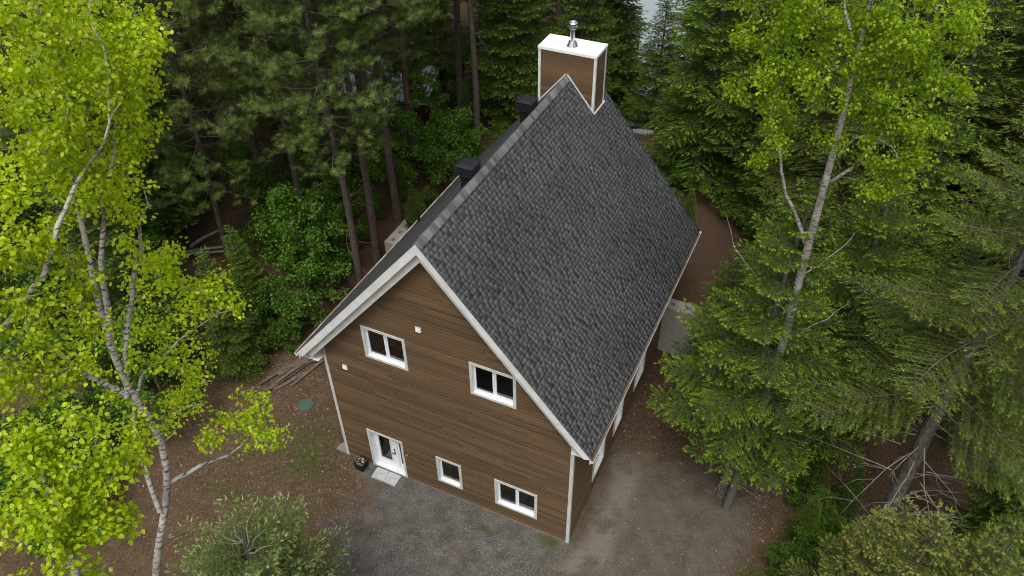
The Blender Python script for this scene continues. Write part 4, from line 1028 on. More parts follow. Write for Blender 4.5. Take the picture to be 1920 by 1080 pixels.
AG = 'pale barked aspens in fresh yellow-green leaf'
a1 = grow('aspen_tree', 1, [TR_(TA, .48)] + [TR_(q, .8) for q in (LA1, LA2, LA3, LA4, LA5, LA6)], BA + BA2, 'aspen_leaf', .050, 58, .19, deep=(-.5, .7, -.1), thin=.64, base=(5.2, -11.9, 0))
tag(a1, 'tall aspen with bright yellow-green leaves filling the upper left', 'tree', AG)
a2 = grow('aspen_tree', 2, [TR_(TB, .42)], BB, 'aspen_leaf', .048, 54, .17, deep=(-.3, .5, 0), thin=.72, base=(6.3, -13.6, 0))
tag(a2, 'aspen with crooked pale trunk rising along the left edge of the picture', 'tree', AG)
a3 = grow('aspen_tree', 3, [TR_(TC, .7)], BC, 'aspen_leaf', .046, 60, .16, deep=(-.25, .45, -.25), thin=.56, base=(9.2, -13.6, 0))
tag(a3, 'aspen top with large leaves in the bottom left corner', 'tree', AG)
a4 = grow('aspen_tree', 4, [TR_(TD, .74)] + [TR_(q, .8) for q in (LD1, LD2, LD3, LD4, LD5, LD6, LD7)], BD, 'aspen_leaf_b', .068, 68, .27, thin=.66, deep=(-.3, 1.0, 0), base=(13.55, 3.55, 0))
tag(a4, 'tall aspen with long white trunk right of the house roof', 'tree', AG)

# ------------------------------------------------------------------ firs and spruces near the house
def put(o, x, y, rz=0, scl=1.0, dz=0): o.location = (x, y, gz1(x, y) + dz - .05); o.rotation_euler = (0, 0, rz); o.scale = (scl,) * 3; return o
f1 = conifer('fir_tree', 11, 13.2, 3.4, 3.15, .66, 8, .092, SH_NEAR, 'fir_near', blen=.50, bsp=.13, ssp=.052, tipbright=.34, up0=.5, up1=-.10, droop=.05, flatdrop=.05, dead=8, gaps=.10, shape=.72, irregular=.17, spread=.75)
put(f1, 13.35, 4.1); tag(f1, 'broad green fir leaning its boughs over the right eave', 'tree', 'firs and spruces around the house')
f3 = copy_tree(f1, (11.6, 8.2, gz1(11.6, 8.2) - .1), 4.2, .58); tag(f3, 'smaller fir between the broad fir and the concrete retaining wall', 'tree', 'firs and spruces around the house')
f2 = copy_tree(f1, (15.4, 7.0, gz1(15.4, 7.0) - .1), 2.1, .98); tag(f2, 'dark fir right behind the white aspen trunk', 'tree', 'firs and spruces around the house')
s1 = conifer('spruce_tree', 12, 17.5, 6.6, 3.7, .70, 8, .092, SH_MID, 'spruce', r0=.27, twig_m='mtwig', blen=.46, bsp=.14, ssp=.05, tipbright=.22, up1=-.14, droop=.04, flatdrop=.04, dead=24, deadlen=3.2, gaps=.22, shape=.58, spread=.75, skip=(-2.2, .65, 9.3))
put(s1, 18.1, 3.6, .4); tag(s1, 'large olive spruce with thick grey trunk and bare lower branches at the right', 'tree', 'firs and spruces around the house')
y1_ = conifer('young_spruce', 13, 9.6, 2.6, 1.8, .42, 7, .092, SH_NEAR, 'young', blen=.45, bsp=.13, ssp=.055, tipbright=.30, up0=.7, up1=.0, droop=.04, spread=.7, gaps=.14)
put(y1_, 18.0, -1.2, 0, .98); tag(y1_, 'yellow-green young spruce top in the bottom right corner, the tallest spire', 'tree', 'young spruces in the bottom right corner')
for x, y, rz, s_, lb in ((17.0, -.9, 1.9, .87, 'slim young spruce left of the tallest spire in the bottom right corner'), (19.2, -1.4, 3.4, 1.05, 'young spruce cut by the right edge in the bottom right corner'), (17.6, .2, 4.4, .80, 'young spruce behind the tallest spire in the bottom right corner')):
    o = copy_tree(y1_, (x, y, gz1(x, y) - .05), rz, s_); tag(o, lb, 'tree', 'young spruces in the bottom right corner')
bf = conifer('fir_tree', 14, 7.5, 2.0, 2.8, .34, 10, .098, SH_NEAR, 'bluefir', blen=.46, bsp=.15, ssp=.058, tipbright=.36, shape=.50, up0=.75, up1=-.05, droop=.05, gaps=.08, top_bare=.9, spread=.7)
put(bf, 2.9, -7.2); tag(bf, 'pale green fir with broken grey top at the bottom left edge', 'tree', 'firs and spruces around the house')
dtb = Tubes(); rr = np.random.default_rng(3)
for k in range(7):
    a = k * .9; L = [1.6, .9, 1.2, .8, 1.0, .6, .7][k]; t = np.linspace(0, 1, 8); z0 = 6.3 + .12 * k
    P = np.stack([L * t * math.cos(a) * .7 + .05 * np.sin(t * 9), L * t * math.sin(a) * .7 + .04 * np.cos(t * 8), z0 + L * t * .8], -1); dtb.add(P, .03 * (1 - t * .85) * (.6 if k else 1), 5)
obj('dead_branches', dtb.mesh('dead_branches'), 'twig', bf, True)

# ------------------------------------------------------------------ forest prototypes
p1 = pine('pine_tree', 31, 21, 8.5, 2.9, r0=.20)
p2 = pine('pine_tree', 32, 23, 10.5, 3.1, r0=.19, dead=18)
p3 = pine('pine_tree', 33, 18, 5.0, 2.7, r0=.16, dead=10)
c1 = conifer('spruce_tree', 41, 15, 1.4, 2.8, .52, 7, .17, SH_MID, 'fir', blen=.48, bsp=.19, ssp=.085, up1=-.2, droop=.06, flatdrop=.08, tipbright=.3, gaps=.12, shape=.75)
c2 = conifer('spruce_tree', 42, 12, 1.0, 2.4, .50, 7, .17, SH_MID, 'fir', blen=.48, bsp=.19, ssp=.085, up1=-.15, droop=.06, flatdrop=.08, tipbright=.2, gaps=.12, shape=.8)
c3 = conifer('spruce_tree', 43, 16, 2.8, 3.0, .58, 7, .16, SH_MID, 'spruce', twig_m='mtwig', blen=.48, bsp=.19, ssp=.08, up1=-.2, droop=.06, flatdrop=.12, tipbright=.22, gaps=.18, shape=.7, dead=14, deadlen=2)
def sapling(seed, H, R, n, leaf_m='maple_leaf', ls=.11, per=26):
    r = np.random.default_rng(seed)
    tr = [(0, 0, -.1, .05), (.1, .05, H * .35, .04), (0, .12, H * .7, .025), (.05, 0, H * .97, .008)]
    bl = []
    for k in range(n):
        a = r.uniform(0, 6.28); h = r.uniform(.22, 1); rad = R * math.sin(min(1, h * 1.05) * math.pi * .85 + .25) * r.uniform(.3, 1)
        bl.append((rad * math.cos(a), rad * math.sin(a), H * h * .97, .45, 9))
    return grow('young_maple', seed, [tr], bl, leaf_m, ls, per, .26, 'spruce_bark', 'spruce_bark', tmpl=(MLEAF_V, MLEAF_F), bare=.03, droop=.15)
m1 = sapling(51, 6.0, 2.2, 34); m2 = sapling(52, 4.2, 1.8, 26)

# hand placed trees: (prototype, x, y, rotation, scale, label, group)
GP = 'tall pines left of the house'
PL = [
    (p1, -3.85, 7.0, .3, .92, 'leftmost of the three slender pine trunks by the left eave, with forked dead limb'),
    (p2, -4.2, 8.9, 1.4, 1.0, 'middle pine trunk of the three by the left eave'),
    (p1, -4.4, 11.4, 2.6, 1.0, 'pine trunk behind the concrete block with square holes'),
    (p2, -7.2, 17.6, 4.1, 1.0, 'dark straight pine trunk in front of the metal cabin roof, right side'),
    (p3, -10.4, 6.3, 5.0, 1.05, 'pine with bare crooked lower limbs above the fallen logs'),
    (p2, -3.7, 18.2, .9, .95, 'thin pine trunk rising behind the nearer roof vent'),
    (p3, -8.6, 9.6, 3.3, 1.1, 'pine with low boughs between the crooked pine and the trunks by the eave'),
    (p1, -10.5, 14.5, .2, 1.0, 'pine trunk in front of the metal cabin roof, left side'),
    (p3, -14.5, 10.5, 1.2, 1.1, 'leafy pine behind the fallen logs'),
    (p3, -9.0, 17.4, 2.2, .72, 'low-boughed pine hiding the middle of the cabin roof'),
    (p3, -7.9, 18.9, 4.4, .6, 'short low-boughed pine hiding the right end of the cabin roof'),
    (p3, -12.4, 17.0, .6, .78, 'low-boughed pine hiding the left end of the cabin roof'),
]
used = {}
def place(proto, x, y, rz, s_, label, cat='tree', group=None, dz=0):
    if id(proto) not in used: used[id(proto)] = 1; o = proto; o.location = (x, y, gz1(x, y) - .08 + dz); o.rotation_euler = (0, 0, rz); o.scale = (s_,) * 3
    else: o = copy_tree(proto, (x, y, gz1(x, y) - .08 + dz), rz, s_)
    return tag(o, label, cat, group)
for q in PL: place(*q, 'tree', GP)
GC = 'dark conifers around the clearing'
for q in [(c2, -6.4, 1.7, .5, .55, 'dark bushy spruce behind the pile of old boards'), (c2, -7.6, 4.2, 2.0, .46, 'low dark spruce behind the bushy one by the old boards'), (c1, -9.8, .2, 1.0, .8, 'dark spruce between the left aspens and the clearing'),
          (c1, 7.7, 19.8, 0, 1.0, 'tall spruce with layered boughs behind the right roof slope, beside the lake glimpse'), (c1, 10.9, 18.8, 2.2, 1.02, 'tall dark spruce left of the right aspen crown'), (c3, 13.8, 14.2, 4.0, .9, 'dark spruce behind the fir at the right eave'),
          (c3, 20.6, 9.2, 1.0, 1.05, 'brownish spruce behind the large olive spruce'), (c3, 19.2, 15.5, 5.2, 1.1, 'olive spruce right of the aspen crown'),
          (c2, 21.5, 4.5, 3.0, .8, 'dark green spruce at the right edge behind the young spruces'), (c2, 20.4, 1.9, .9, .55, 'small dark green fir at the right edge beside the young spruces'), (c1, 16.6, 10.8, .2, .8, 'dark spruce in the gap between the fir and the olive spruce'),
          (c2, .9, 21.0, 1.1, .95, 'dark spruce behind the chimney, right side'), (c1, -2.6, 20.6, 3.1, .9, 'dark spruce behind the chimney, left side'), (c2, 15.9, 5.6, .7, .34, 'short dark fir in the shade between the broad fir and the olive spruce'), (c2, 12.3, 13.4, 1.7, .42, 'short dark fir at the near edge of the bare soil behind the retaining wall'), (c2, 12.5, 11.6, 4.9, .5, 'dark fir rising behind the smaller fir by the retaining wall'), (c2, -8.9, 5.6, 1.2, .3, 'short dark spruce left of the bright sapling below the pines'), (c2, 11.4, 17.0, 3.7, .5, 'middling dark spruce at the back of the bare soil'), (c2, 17.3, 5.3, .3, .22, 'very short dark fir behind the thick grey spruce trunk'), (c2, 3.2, 27.8, 2.2, .75, 'thin spruce standing in front of the lake glimpse'), (c2, 16.1, 3.2, 2.7, .24, 'very short dark fir under the bare spruce branches'), (c2, 12.4, 15.8, .7, .6, 'low dark spruce at the far edge of the bare soil behind the fir')]:
    place(*q, 'tree', GC)
MORE = 1
GM = 'bright leafy saplings under the pines'
for q in [(m1, -6.2, 6.4, 0, 1.0, 'bright green leafy sapling left of the slender pine trunks'), (m2, -5.1, 5.0, 1.2, .95, 'low bright sapling at the edge of the clearing below the pine trunks'), (m2, -7.9, 7.6, 2.4, 1.1, 'leafy sapling behind the bright one below the pines'), (m2, -5.6, 14.2, 0.4, 1.0, 'leafy sapling between the pine trunks beyond the concrete block'),
          (m2, -3.4, 16.0, 2.0, .9, 'leafy sapling beside the nearer roof vent'), (m1, -9.2, -2.4, 1.1, .9, 'green sapling below the left aspens'), (m2, -8.2, -4.6, 2.9, 1.0, 'green sapling at the clearing edge beside the aspen trunk'), (m1, -12.2, -1.2, 4.0, 1.0, 'green sapling behind the left aspen limbs'), (m2, -2.0, 23.0, 3.0, 1.2, 'bright sapling left of the chimney'), (m1, -13.2, 4.0, 2.2, 1.0, 'green sapling behind the fallen logs'), (m2, 16.6, 2.5, .4, .50, 'low dark green bush under the bare spruce branches'), (m2, 15.7, 2.0, 3.4, .36, 'small green bush between the driveway and the bare spruce branches'), (m2, 17.2, 1.2, 2.4, .46, 'low green bush left of the young spruces'), (m2, 17.3, 3.6, 4.9, .40, 'low green bush left of the thick grey spruce trunk'), (m2, 16.4, 4.3, 1.9, .45, 'low green bush beneath the large olive spruce'), (m2, 16.3, 1.0, 1.4, .40, 'low green bush at the bottom edge by the driveway'), (m1, -7.5, 18.1, .7, .82, 'leafy sapling hiding most of the cabin roof from the front'), (m1, -3.2, 14.0, 5.0, .75, 'small sapling behind the left roof slope'), (m2, -7.2, -6.9, .2, .95, 'green sapling nearest the bottom left behind the aspen trunk'), (m2, -9.4, -6.2, 1.8, 1.0, 'green sapling left of the aspen trunk near the picture edge'), (m2, -9.0, 8.6, .9, .62, 'low leafy sapling right of the crooked pine'), (m2, -10.6, 9.6, 3.9, .7, 'low leafy sapling behind the crooked pine trunk'), (m2, -12.6, 10.6, 1.3, .75, 'low leafy sapling beyond the fallen logs'), (m2, -8.0, 11.6, 2.2, .75, 'low leafy sapling behind the middle pine trunk'), (m2, -9.9, 12.6, 5.5, .8, 'leafy sapling farther back behind the crooked pine'), (m2, -6.9, 9.0, 4.1, .85, 'leafy sapling between the slender pine trunks'), (m1, -6.6, 12.4, 2.7, .8, 'leafy sapling behind the slender pine trunks'), (m2, -6.9, 3.2, 5.3, .8, 'leafy sapling beside the dark spruce by the old boards')]:
    place(*q, 'young tree', GM)

# the rest of the wood, tree by tree
WOOD = [
    (p2, -2.24, 25.62, 0.76, 0.95, 'dark pine above the chimney, nearest to it', 'tree', 'pines in the wood behind the house'),
    (p2, -8.82, 40.89, 2.44, 1.02, 'dark pine above the chimney, second nearest to it', 'tree', 'pines in the wood behind the house'),
    (p3, -5.01, 32.65, 2.49, 0.95, 'dark pine above the chimney, third nearest to it', 'tree', 'pines in the wood behind the house'),
    (p1, -0.3, 27.29, 2.96, 0.96, 'dark pine above the chimney, fourth nearest to it', 'tree', 'pines in the wood behind the house'),
    (p1, -6.81, 25.4, 3.72, 1.01, 'dark pine left of the chimney, nearest to it', 'tree', 'pines in the wood behind the house'),
    (p3, -7.28, 28.29, 2.38, 1.05, 'dark pine left of the chimney, second nearest to it', 'tree', 'pines in the wood behind the house'),
    (p2, -15.93, 28.21, 1.6, 1.07, 'dark pine above the cabin roof in the picture', 'tree', 'pines in the wood behind the house'),
    (p2, -7.95, 14.78, 2.28, 1.11, 'dark pine left of the cabin roof, nearest to it', 'tree', 'pines in the wood behind the house'),
    (p1, -11.58, 19.48, 2.04, 1.08, 'dark pine left of the cabin roof, second nearest to it', 'tree', 'pines in the wood behind the house'),
    (p1, -15.71, 19.87, 1.25, 0.86, 'dark pine left of the cabin roof, third nearest to it', 'tree', 'pines in the wood behind the house'),
    (p3, -14.46, 14.17, 2.93, 0.92, 'dark pine left of the cabin roof, fourth nearest to it', 'tree', 'pines in the wood behind the house'),
    (p2, -11.94, 10.83, 3.01, 1.09, 'dark pine left of the cabin roof, fifth nearest to it', 'tree', 'pines in the wood behind the house'),
    (p1, -16.44, 12.8, 3.08, 1.11, 'dark pine right of the left aspen crown in the picture', 'tree', 'pines in the wood behind the house'),
    (p2, -11.17, 2.15, 6.05, 0.91, 'dark pine above the left aspen crown in the picture', 'tree', 'pines in the wood behind the house'),
    (p3, -18.52, 3.05, 5.73, 1.0, 'dark pine left of the left aspen crown, nearest to it', 'tree', 'pines in the wood behind the house'),
    (p3, -20.72, 6.3, 2.36, 1.02, 'dark pine left of the left aspen crown, second nearest to it', 'tree', 'pines in the wood behind the house'),
    (p2, -5.99, 20.85, 2.42, 1.08, 'dark pine right of the cabin roof in the picture', 'tree', 'pines in the wood behind the house'),
    (c2, -9.13, 32.27, 5.17, 1.03, 'dark spruce left of the chimney in the picture', 'tree', 'spruces in the wood behind the house'),
    (c2, -15.95, 5.27, 2.83, 0.9, 'dark spruce below the left aspen crown, nearest to it', 'tree', 'spruces in the wood behind the house'),
    (c2, -16.31, 1.38, 2.89, 0.98, 'dark spruce below the left aspen crown, second nearest to it', 'tree', 'spruces in the wood behind the house'),
    (c1, -1.41, 32.15, 3.31, 1.08, 'dark layered spruce left of the lake glimpse in the picture', 'tree', 'spruces in the wood behind the house'),
    (c1, -15.72, 7.63, 5.9, 1.1, 'dark layered spruce right of the left aspen crown, nearest to it', 'tree', 'spruces in the wood behind the house'),
    (c2, -20.09, 21.9, 1.05, 1.02, 'dark spruce left of the cabin roof in the picture', 'tree', 'spruces in the wood behind the house'),
    (c3, 14.28, 19.66, 4.21, 1.08, 'brownish spruce above the right aspen crown, nearest to it', 'tree', 'spruces in the wood behind the house'),
    (c3, 13.06, 24.57, 3.62, 1.1, 'brownish spruce above the right aspen crown, second nearest to it', 'tree', 'spruces in the wood behind the house'),
    (c1, 16.78, 13.99, 1.94, 0.95, 'dark layered spruce right of the right aspen crown, nearest to it', 'tree', 'spruces in the wood behind the house'),
    (c1, 20.89, 17.27, 4.77, 1.05, 'dark layered spruce right of the right aspen crown, third nearest to it', 'tree', 'spruces in the wood behind the house'),
    (c3, 15.96, 16.68, 1.18, 0.91, 'brownish spruce right of the right aspen crown, nearest to it', 'tree', 'spruces in the wood behind the house'),
    (c3, 16.65, 20.3, 2.12, 1.06, 'brownish spruce right of the right aspen crown, second nearest to it', 'tree', 'spruces in the wood behind the house'),
    (c3, 19.15, 18.79, 1.65, 1.03, 'brownish spruce right of the right aspen crown, third nearest to it', 'tree', 'spruces in the wood behind the house'),
    (c3, 18.31, 22.16, 0.62, 1.05, 'brownish spruce right of the right aspen crown, fourth nearest to it', 'tree', 'spruces in the wood behind the house'),
    (c3, 19.9, 24.14, 3.46, 1.02, 'brownish spruce right of the right aspen crown, fifth nearest to it', 'tree', 'spruces in the wood behind the house'),
    (c2, -19.95, 29.55, 5.93, 0.94, 'dark spruce above the cabin roof, nearest to it', 'tree', 'spruces in the wood behind the house'),
    (c1, 14.77, 22.93, 5.69, 0.97, 'dark layered spruce above the right aspen crown in the picture', 'tree', 'spruces in the wood behind the house'),
    (c1, -19.59, 8.43, 3.64, 1.01, 'dark layered spruce above the left aspen crown, nearest to it', 'tree', 'spruces in the wood behind the house'),
    (c1, -19.67, 13.22, 1.81, 0.93, 'dark layered spruce above the left aspen crown, second nearest to it', 'tree', 'spruces in the wood behind the house'),
    (c2, -4.99, 27.06, 3.91, 0.88, 'dark spruce above the chimney in the picture', 'tree', 'spruces in the wood behind the house'),
    (c1, 11.25, 22.83, 0.3, 0.93, 'dark layered spruce left of the right aspen crown in the picture', 'tree', 'spruces in the wood behind the house'),
    (c3, 8.89, 26.12, 1.17, 1.02, 'brownish spruce right of the lake glimpse in the picture', 'tree', 'spruces in the wood behind the house'),
    (c1, -12.39, 28.2, 3.0, 0.91, 'dark layered spruce right of the cabin roof in the picture', 'tree', 'spruces in the wood behind the house'),
    (c1, -14.5, -0.4, 0.94, 0.97, 'dark layered spruce below the left aspen crown in the picture', 'tree', 'spruces in the wood behind the house'),
    (c3, 20.09, 12.72, 1.08, 0.96, 'brownish spruce above the large olive spruce in the picture', 'tree', 'spruces in the wood behind the house'),
    (c2, -16.84, 9.79, 3.94, 0.89, 'dark spruce right of the left aspen crown in the picture', 'tree', 'spruces in the wood behind the house'),
    (c2, -12.83, 18.42, 3.46, 0.14, 'small fir seedling left of the cabin roof, nearest to it', 'seedling', 'fir seedlings on the forest floor'),
    (c2, -13.96, 19.29, 6.0, 0.17, 'small fir seedling left of the cabin roof, second nearest to it', 'seedling', 'fir seedlings on the forest floor'),
    (c2, -12.02, 14.22, 2.45, 0.21, 'small fir seedling left of the cabin roof, third nearest to it', 'seedling', 'fir seedlings on the forest floor'),
    (c2, -14.87, 15.6, 1.41, 0.21, 'small fir seedling left of the cabin roof, fourth nearest to it', 'seedling', 'fir seedlings on the forest floor'),
    (c2, -11.84, 12.67, 0.98, 0.14, 'small fir seedling left of the cabin roof, fifth nearest to it', 'seedling', 'fir seedlings on the forest floor'),
    (c2, -6.78, 19.61, 3.96, 0.26, 'small fir seedling right of the cabin roof in the picture', 'seedling', 'fir seedlings on the forest floor'),
    (c2, -14.81, 8.79, 5.02, 0.22, 'small fir seedling right of the left aspen crown, nearest to it', 'seedling', 'fir seedlings on the forest floor'),
    (c2, -7.83, 10.87, 4.98, 0.22, 'small fir seedling left of the concrete block with square holes, nearest to it', 'seedling', 'fir seedlings on the forest floor'),
    (c2, -10.1, 8.47, 5.47, 0.15, 'small fir seedling left of the concrete block with square holes, second nearest to it', 'seedling', 'fir seedlings on the forest floor'),
    (c2, 8.34, 15.94, 3.03, 0.2, 'small fir seedling above the bare soil beyond the right eave, nearest to it', 'seedling', 'fir seedlings on the forest floor'),
    (c2, 9.68, 17.57, 4.76, 0.14, 'small fir seedling above the bare soil beyond the right eave, second nearest to it', 'seedling', 'fir seedlings on the forest floor'),
    (c2, 9.57, 19.67, 1.17, 0.17, 'small fir seedling above the bare soil beyond the right eave, third nearest to it', 'seedling', 'fir seedlings on the forest floor'),
    (c2, 6.71, 21.3, 4.32, 0.16, 'small fir seedling above the bare soil beyond the right eave, fourth nearest to it', 'seedling', 'fir seedlings on the forest floor'),
    (c2, -1.87, 16.26, 4.52, 0.2, 'small fir seedling above the nearer roof vent, nearest to it', 'seedling', 'fir seedlings on the forest floor'),
    (c2, -5.06, 17.9, 4.35, 0.2, 'small fir seedling above the nearer roof vent, second nearest to it', 'seedling', 'fir seedlings on the forest floor'),
    (c2, -4.96, 19.45, 2.36, 0.26, 'small fir seedling above the nearer roof vent, third nearest to it', 'seedling', 'fir seedlings on the forest floor'),
    (c2, -6.74, 15.83, 1.02, 0.21, 'small fir seedling left of the nearer roof vent in the picture', 'seedling', 'fir seedlings on the forest floor'),
    (c2, 17.09, 8.49, 0.0, 0.19, 'small fir seedling left of the large olive spruce in the picture', 'seedling', 'fir seedlings on the forest floor'),
    (c2, -3.06, 10.75, 2.44, 0.25, 'small fir seedling above the concrete block with square holes, nearest to it', 'seedling', 'fir seedlings on the forest floor'),
    (c2, -5.03, 12.66, 4.0, 0.2, 'small fir seedling above the concrete block with square holes, second nearest to it', 'seedling', 'fir seedlings on the forest floor'),
    (c2, -8.79, 13.71, 3.68, 0.19, 'small fir seedling above the concrete block with square holes, third nearest to it', 'seedling', 'fir seedlings on the forest floor'),
    (c2, -14.36, 6.76, 0.19, 0.21, 'small fir seedling below the left aspen crown in the picture', 'seedling', 'fir seedlings on the forest floor'),
    (c2, -10.01, 19.52, 3.51, 0.25, 'small fir seedling below the cabin roof, nearest to it', 'seedling', 'fir seedlings on the forest floor'),
    (c2, -11.47, 3.78, 0.29, 0.15, 'small fir seedling left of the pile of old boards in the picture', 'seedling', 'fir seedlings on the forest floor'),
    (c1, -1.2, 26.5, -1.2, 0.9, 'dark layered spruce above the chimney in the picture', 'tree', 'spruces in the wood behind the house'),
    (c1, -0.4, 31.0, -0.4, 0.9, 'dark layered spruce above the lake glimpse, third nearest to it', 'tree', 'spruces in the wood behind the house'),
    (c1, 4.4, 31.5, 4.4, 0.9, 'dark layered spruce right of the lake glimpse, nearest to it', 'tree', 'spruces in the wood behind the house'),
    (c1, 7.0, 24.4, 7.0, 0.9, 'dark layered spruce right of the lake glimpse, second nearest to it', 'tree', 'spruces in the wood behind the house'),
    (c1, 7.6, 29.0, 7.6, 0.9, 'dark layered spruce right of the lake glimpse, third nearest to it', 'tree', 'spruces in the wood behind the house'),
    (m1, -34.74, 13.96, 1.2, 1.1, 'leafy sapling above the left aspen crown, nearest to it', 'tree', 'saplings in the wood behind the house'),
    (m1, -16.03, 17.27, 3.8, 0.93, 'leafy sapling left of the cabin roof, nearest to it', 'tree', 'saplings in the wood behind the house'),
    (m2, -6.96, 22.98, 3.99, 1.0, 'leafy sapling right of the cabin roof in the picture', 'tree', 'saplings in the wood behind the house'),
    (m1, 7.88, 23.5, 0.25, 1.01, 'leafy sapling right of the lake glimpse in the picture', 'tree', 'saplings in the wood behind the house'),
    (m2, -4.38, 24.63, 2.9, 1.08, 'leafy sapling left of the chimney in the picture', 'tree', 'saplings in the wood behind the house'),
    (m1, -7.01, -1.63, 2.05, 1.02, 'leafy sapling left of the pile of old boards in the picture', 'tree', 'saplings in the wood behind the house'),
    (m2, -2.39, 18.61, 1.6, 0.34, 'low leafy bush above the nearer roof vent, nearest to it', 'bush', 'low bushes on the forest floor'),
    (m2, -5.75, 22.29, 5.85, 0.39, 'low leafy bush above the nearer roof vent, second nearest to it', 'bush', 'low bushes on the forest floor'),
    (m2, 7.16, 16.91, 0.5, 0.37, 'low leafy bush above the bare soil beyond the right eave, nearest to it', 'bush', 'low bushes on the forest floor'),
    (m2, 6.41, 18.36, 5.85, 0.54, 'low leafy bush above the bare soil beyond the right eave, second nearest to it', 'bush', 'low bushes on the forest floor'),
    (m2, 8.92, 21.65, 0.12, 0.46, 'low leafy bush above the bare soil beyond the right eave, third nearest to it', 'bush', 'low bushes on the forest floor'),
    (m2, -8.55, 19.72, 4.52, 0.34, 'low leafy bush below the cabin roof, nearest to it', 'bush', 'low bushes on the forest floor'),
    (m2, -8.38, 16.13, 5.63, 0.53, 'low leafy bush below the cabin roof, second nearest to it', 'bush', 'low bushes on the forest floor'),
    (m2, -10.09, 16.36, 3.9, 0.34, 'low leafy bush below the cabin roof, third nearest to it', 'bush', 'low bushes on the forest floor'),
    (m2, -9.18, 12.4, 3.24, 0.53, 'low leafy bush below the cabin roof, fourth nearest to it', 'bush', 'low bushes on the forest floor'),
    (m2, 14.24, 16.18, 5.54, 0.38, 'low leafy bush right of the bare soil beyond the right eave, second nearest to it', 'bush', 'low bushes on the forest floor'),
    (m2, -5.77, 11.0, 2.63, 0.48, 'low leafy bush above the concrete block with square holes, nearest to it', 'bush', 'low bushes on the forest floor'),
    (m2, -3.37, 12.63, 3.56, 0.33, 'low leafy bush above the concrete block with square holes, second nearest to it', 'bush', 'low bushes on the forest floor'),
    (m2, -14.32, 5.35, 3.38, 0.39, 'low leafy bush below the left aspen crown in the picture', 'bush', 'low bushes on the forest floor'),
    (m2, -5.07, 16.0, 4.03, 0.38, 'low leafy bush left of the nearer roof vent in the picture', 'bush', 'low bushes on the forest floor'),
    (m2, -15.82, 21.3, 0.26, 0.54, 'low leafy bush left of the cabin roof, nearest to it', 'bush', 'low bushes on the forest floor'),
    (m2, -14.59, 17.54, 0.61, 0.5, 'low leafy bush left of the cabin roof, second nearest to it', 'bush', 'low bushes on the forest floor'),
    (m2, -12.52, 15.64, 4.74, 0.34, 'low leafy bush left of the cabin roof, third nearest to it', 'bush', 'low bushes on the forest floor'),
    (m2, -5.59, 9.4, 3.27, 0.52, 'low leafy bush left of the concrete block with square holes, nearest to it', 'bush', 'low bushes on the forest floor'),
    (m2, -5.31, 7.96, 4.05, 0.41, 'low leafy bush left of the concrete block with square holes, second nearest to it', 'bush', 'low bushes on the forest floor'),
    (m2, -9.28, 10.98, 5.94, 0.42, 'low leafy bush left of the concrete block with square holes, third nearest to it', 'bush', 'low bushes on the forest floor'),
    (m2, -10.63, 11.67, 2.29, 0.34, 'low leafy bush left of the concrete block with square holes, fourth nearest to it', 'bush', 'low bushes on the forest floor'),
    (m2, -5.49, 3.57, 0.69, 0.46, 'low leafy bush above the pile of old boards in the picture', 'bush', 'low bushes on the forest floor'),
]
for q in WOOD: place(*q)

# fallen logs and shrubs
for i, (x, y, L, rz, lb) in enumerate(((-12.2, 7.1, 3.0, -1.0, 'longer pale fallen log under the crooked pine'), (-12.6, 6.6, 2.4, -1.05, 'shorter pale fallen log beside the longer one'), (-12.9, 7.4, 2.0, -.3, 'pale fallen branch crossing behind the fallen logs'))):
    tb = Tubes(); t = np.linspace(-.5, .5, 7); tb.add(np.stack([.04 * np.sin(t * 7), t * L, .02 * np.cos(t * 5)], -1), .085 * (1 - .25 * (t + .5)), 8)
    o = obj('fallen_log', tb.mesh('fallen_log'), 'twig', None, True); o.location = (x, y, gz1(x, y) + .25 + .1 * i); o.rotation_euler = (.05, 0, rz); tag(o, lb, 'log', 'pale fallen logs')

# withered plants in the planter
r = np.random.default_rng(8); n = 90
P = np.stack([r.uniform(-.17, .17, n), r.uniform(-.17, .17, n), .36 + r.uniform(0, .10, n)], -1); D = norm(r.normal(0, 1, (n, 3)) + [0, 0, .4])
v, f, t = scatter(MLEAF_V, MLEAF_F, P, frames(D, roll=r.uniform(0, 6, n)), np.full(n, .075), r.choice([.1, .3, .9, 1.0], n))
obj('withered_leaves', mesh_np('withered_leaves', v, [f], {'tint': t}), 'litter', pot, kind='stuff')

# ------------------------------------------------------------------ ground scatter: litter, stones, grass
r = np.random.default_rng(9)
def pick(n, x0, x1, y0, y1, f):
    x, y = r.uniform(x0, x1, n), r.uniform(y0, y1, n); k = (r.random(n) < f(x, y)) & ~((x > -.1) & (x < HW + .1) & (y > -.1) & (y < HL)); return x[k], y[k]
def lit(x, y):
    a = np.where((x < 1.4) & (y < 6), 1.0, .12); a = np.where(x > 8.9, np.where((y > 4) | (x > 14.2), .9, .10), a); return a * np.clip(fnoise(x, y, .9, 3) * 1.7 - .25, .05, 1)
x, y = pick(42000, -9, 18, -6, 10.2, lit); n = len(x)
P = np.stack([x, y, ground_z(x, y) + .012], -1); D = norm(np.stack([r.normal(0, 1, n), r.normal(0, 1, n), r.normal(0, .25, n)], -1))
v, f, t = scatter(MLEAF_V, MLEAF_F, P, frames(D, roll=r.normal(0, .4, n)), .065 * r.uniform(.6, 1.4, n), np.clip(r.beta(2, 2.6, n), 0, 1))
obj('leaf_litter', mesh_np('leaf_litter', v, [f], {'tint': t}), 'litter', kind='stuff')
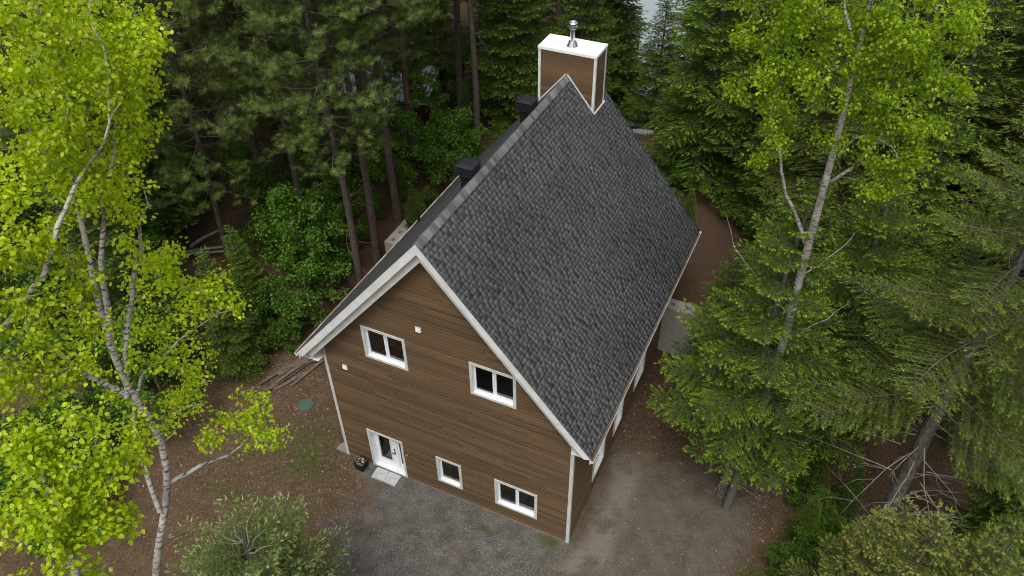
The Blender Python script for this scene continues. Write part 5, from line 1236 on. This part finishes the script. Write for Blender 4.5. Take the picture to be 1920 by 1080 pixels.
OCT = np.array([(1, 0, 0), (-.9, .1, 0), (0, .8, .1), (.1, -.85, 0), (0, 0, .7), (0, .1, -.5)]) * .5; OF = np.array([(0, 2, 4), (2, 1, 4), (1, 3, 4), (3, 0, 4), (2, 0, 5), (1, 2, 5), (3, 1, 5), (0, 3, 5)])
def grav(x, y): return np.where((x > .8) & (y < .2), .9, np.where(x > 8.9, .22, .04)) * np.clip(fnoise(x, y, .8, 31) * 1.8 - .3, .05, 1)
x, y = pick(30000, -4, 15.5, -6, 6, grav); n = len(x)
S = np.where(r.random(n) < .05, r.uniform(.05, .09, n), r.uniform(.018, .045, n))
v, f, t = scatter(OCT, OF, np.stack([x, y, ground_z(x, y) + .006], -1), frames(norm(np.stack([r.normal(0, 1, n), r.normal(0, 1, n), r.normal(0, .3, n)], -1))), S, np.clip(r.beta(2.2, 2.8, n) + (r.random(n) < .02) * .6, 0, 1))
obj('gravel_stones', mesh_np('gravel_stones', v, [f], {'tint': t}), 'pebble', kind='stuff')
GV = np.array([(-.06, 0, 0), (.06, 0, 0), (.03, .55, .06), (0, 1, .25)]); GF = np.array([(0, 1, 2, 3)])
def gr(x, y):
    def sp(cx, cy, rx, ry): return np.clip(1.3 - np.hypot((x - cx) / rx, (y - cy) / ry) - (fnoise(x, y, 1.6, 12) - .5) * 1.2, 0, 1)
    return np.maximum.reduce([sp(-1.3, -.9, 1.6, 1.0) * .9, sp(-1.8, .3, 1.3, .8) * .6, sp(-4.2, -.4, 1.4, .9) * .35, sp(-3.0, -3.2, 1.6, .9) * .35, sp(6.2, -.75, .5, .2), sp(7.3, -.65, .45, .2), sp(8.4, -.25, .7, .22), sp(-3.4, -1.4, .9, .6) * .4, sp(15.1, 1.3, .7, 1.2), sp(12.1, 2.6, .18, .12), sp(9.2, -.1, .2, .4)])
x, y = pick(34000, -6, 16.5, -4, 3.5, gr); n = len(x)
D = norm(np.stack([r.normal(0, .5, n), r.normal(0, .5, n), np.full(n, .8)], -1))
v, f, t = scatter(GV, GF, np.stack([x, y, ground_z(x, y)], -1), frames(D, roll=r.uniform(0, 6, n)), r.uniform(.06, .15, n), r.random(n))
obj('grass_tufts', mesh_np('grass_tufts', v, [f], {'tint': t}), 'grassblade', kind='stuff')
print('tris', sum(sum(len(p.vertices) - 2 for p in m.polygons) if len(m.polygons) < 200 else len(m.loops) - 2 * len(m.polygons) for m in bpy.data.meshes))
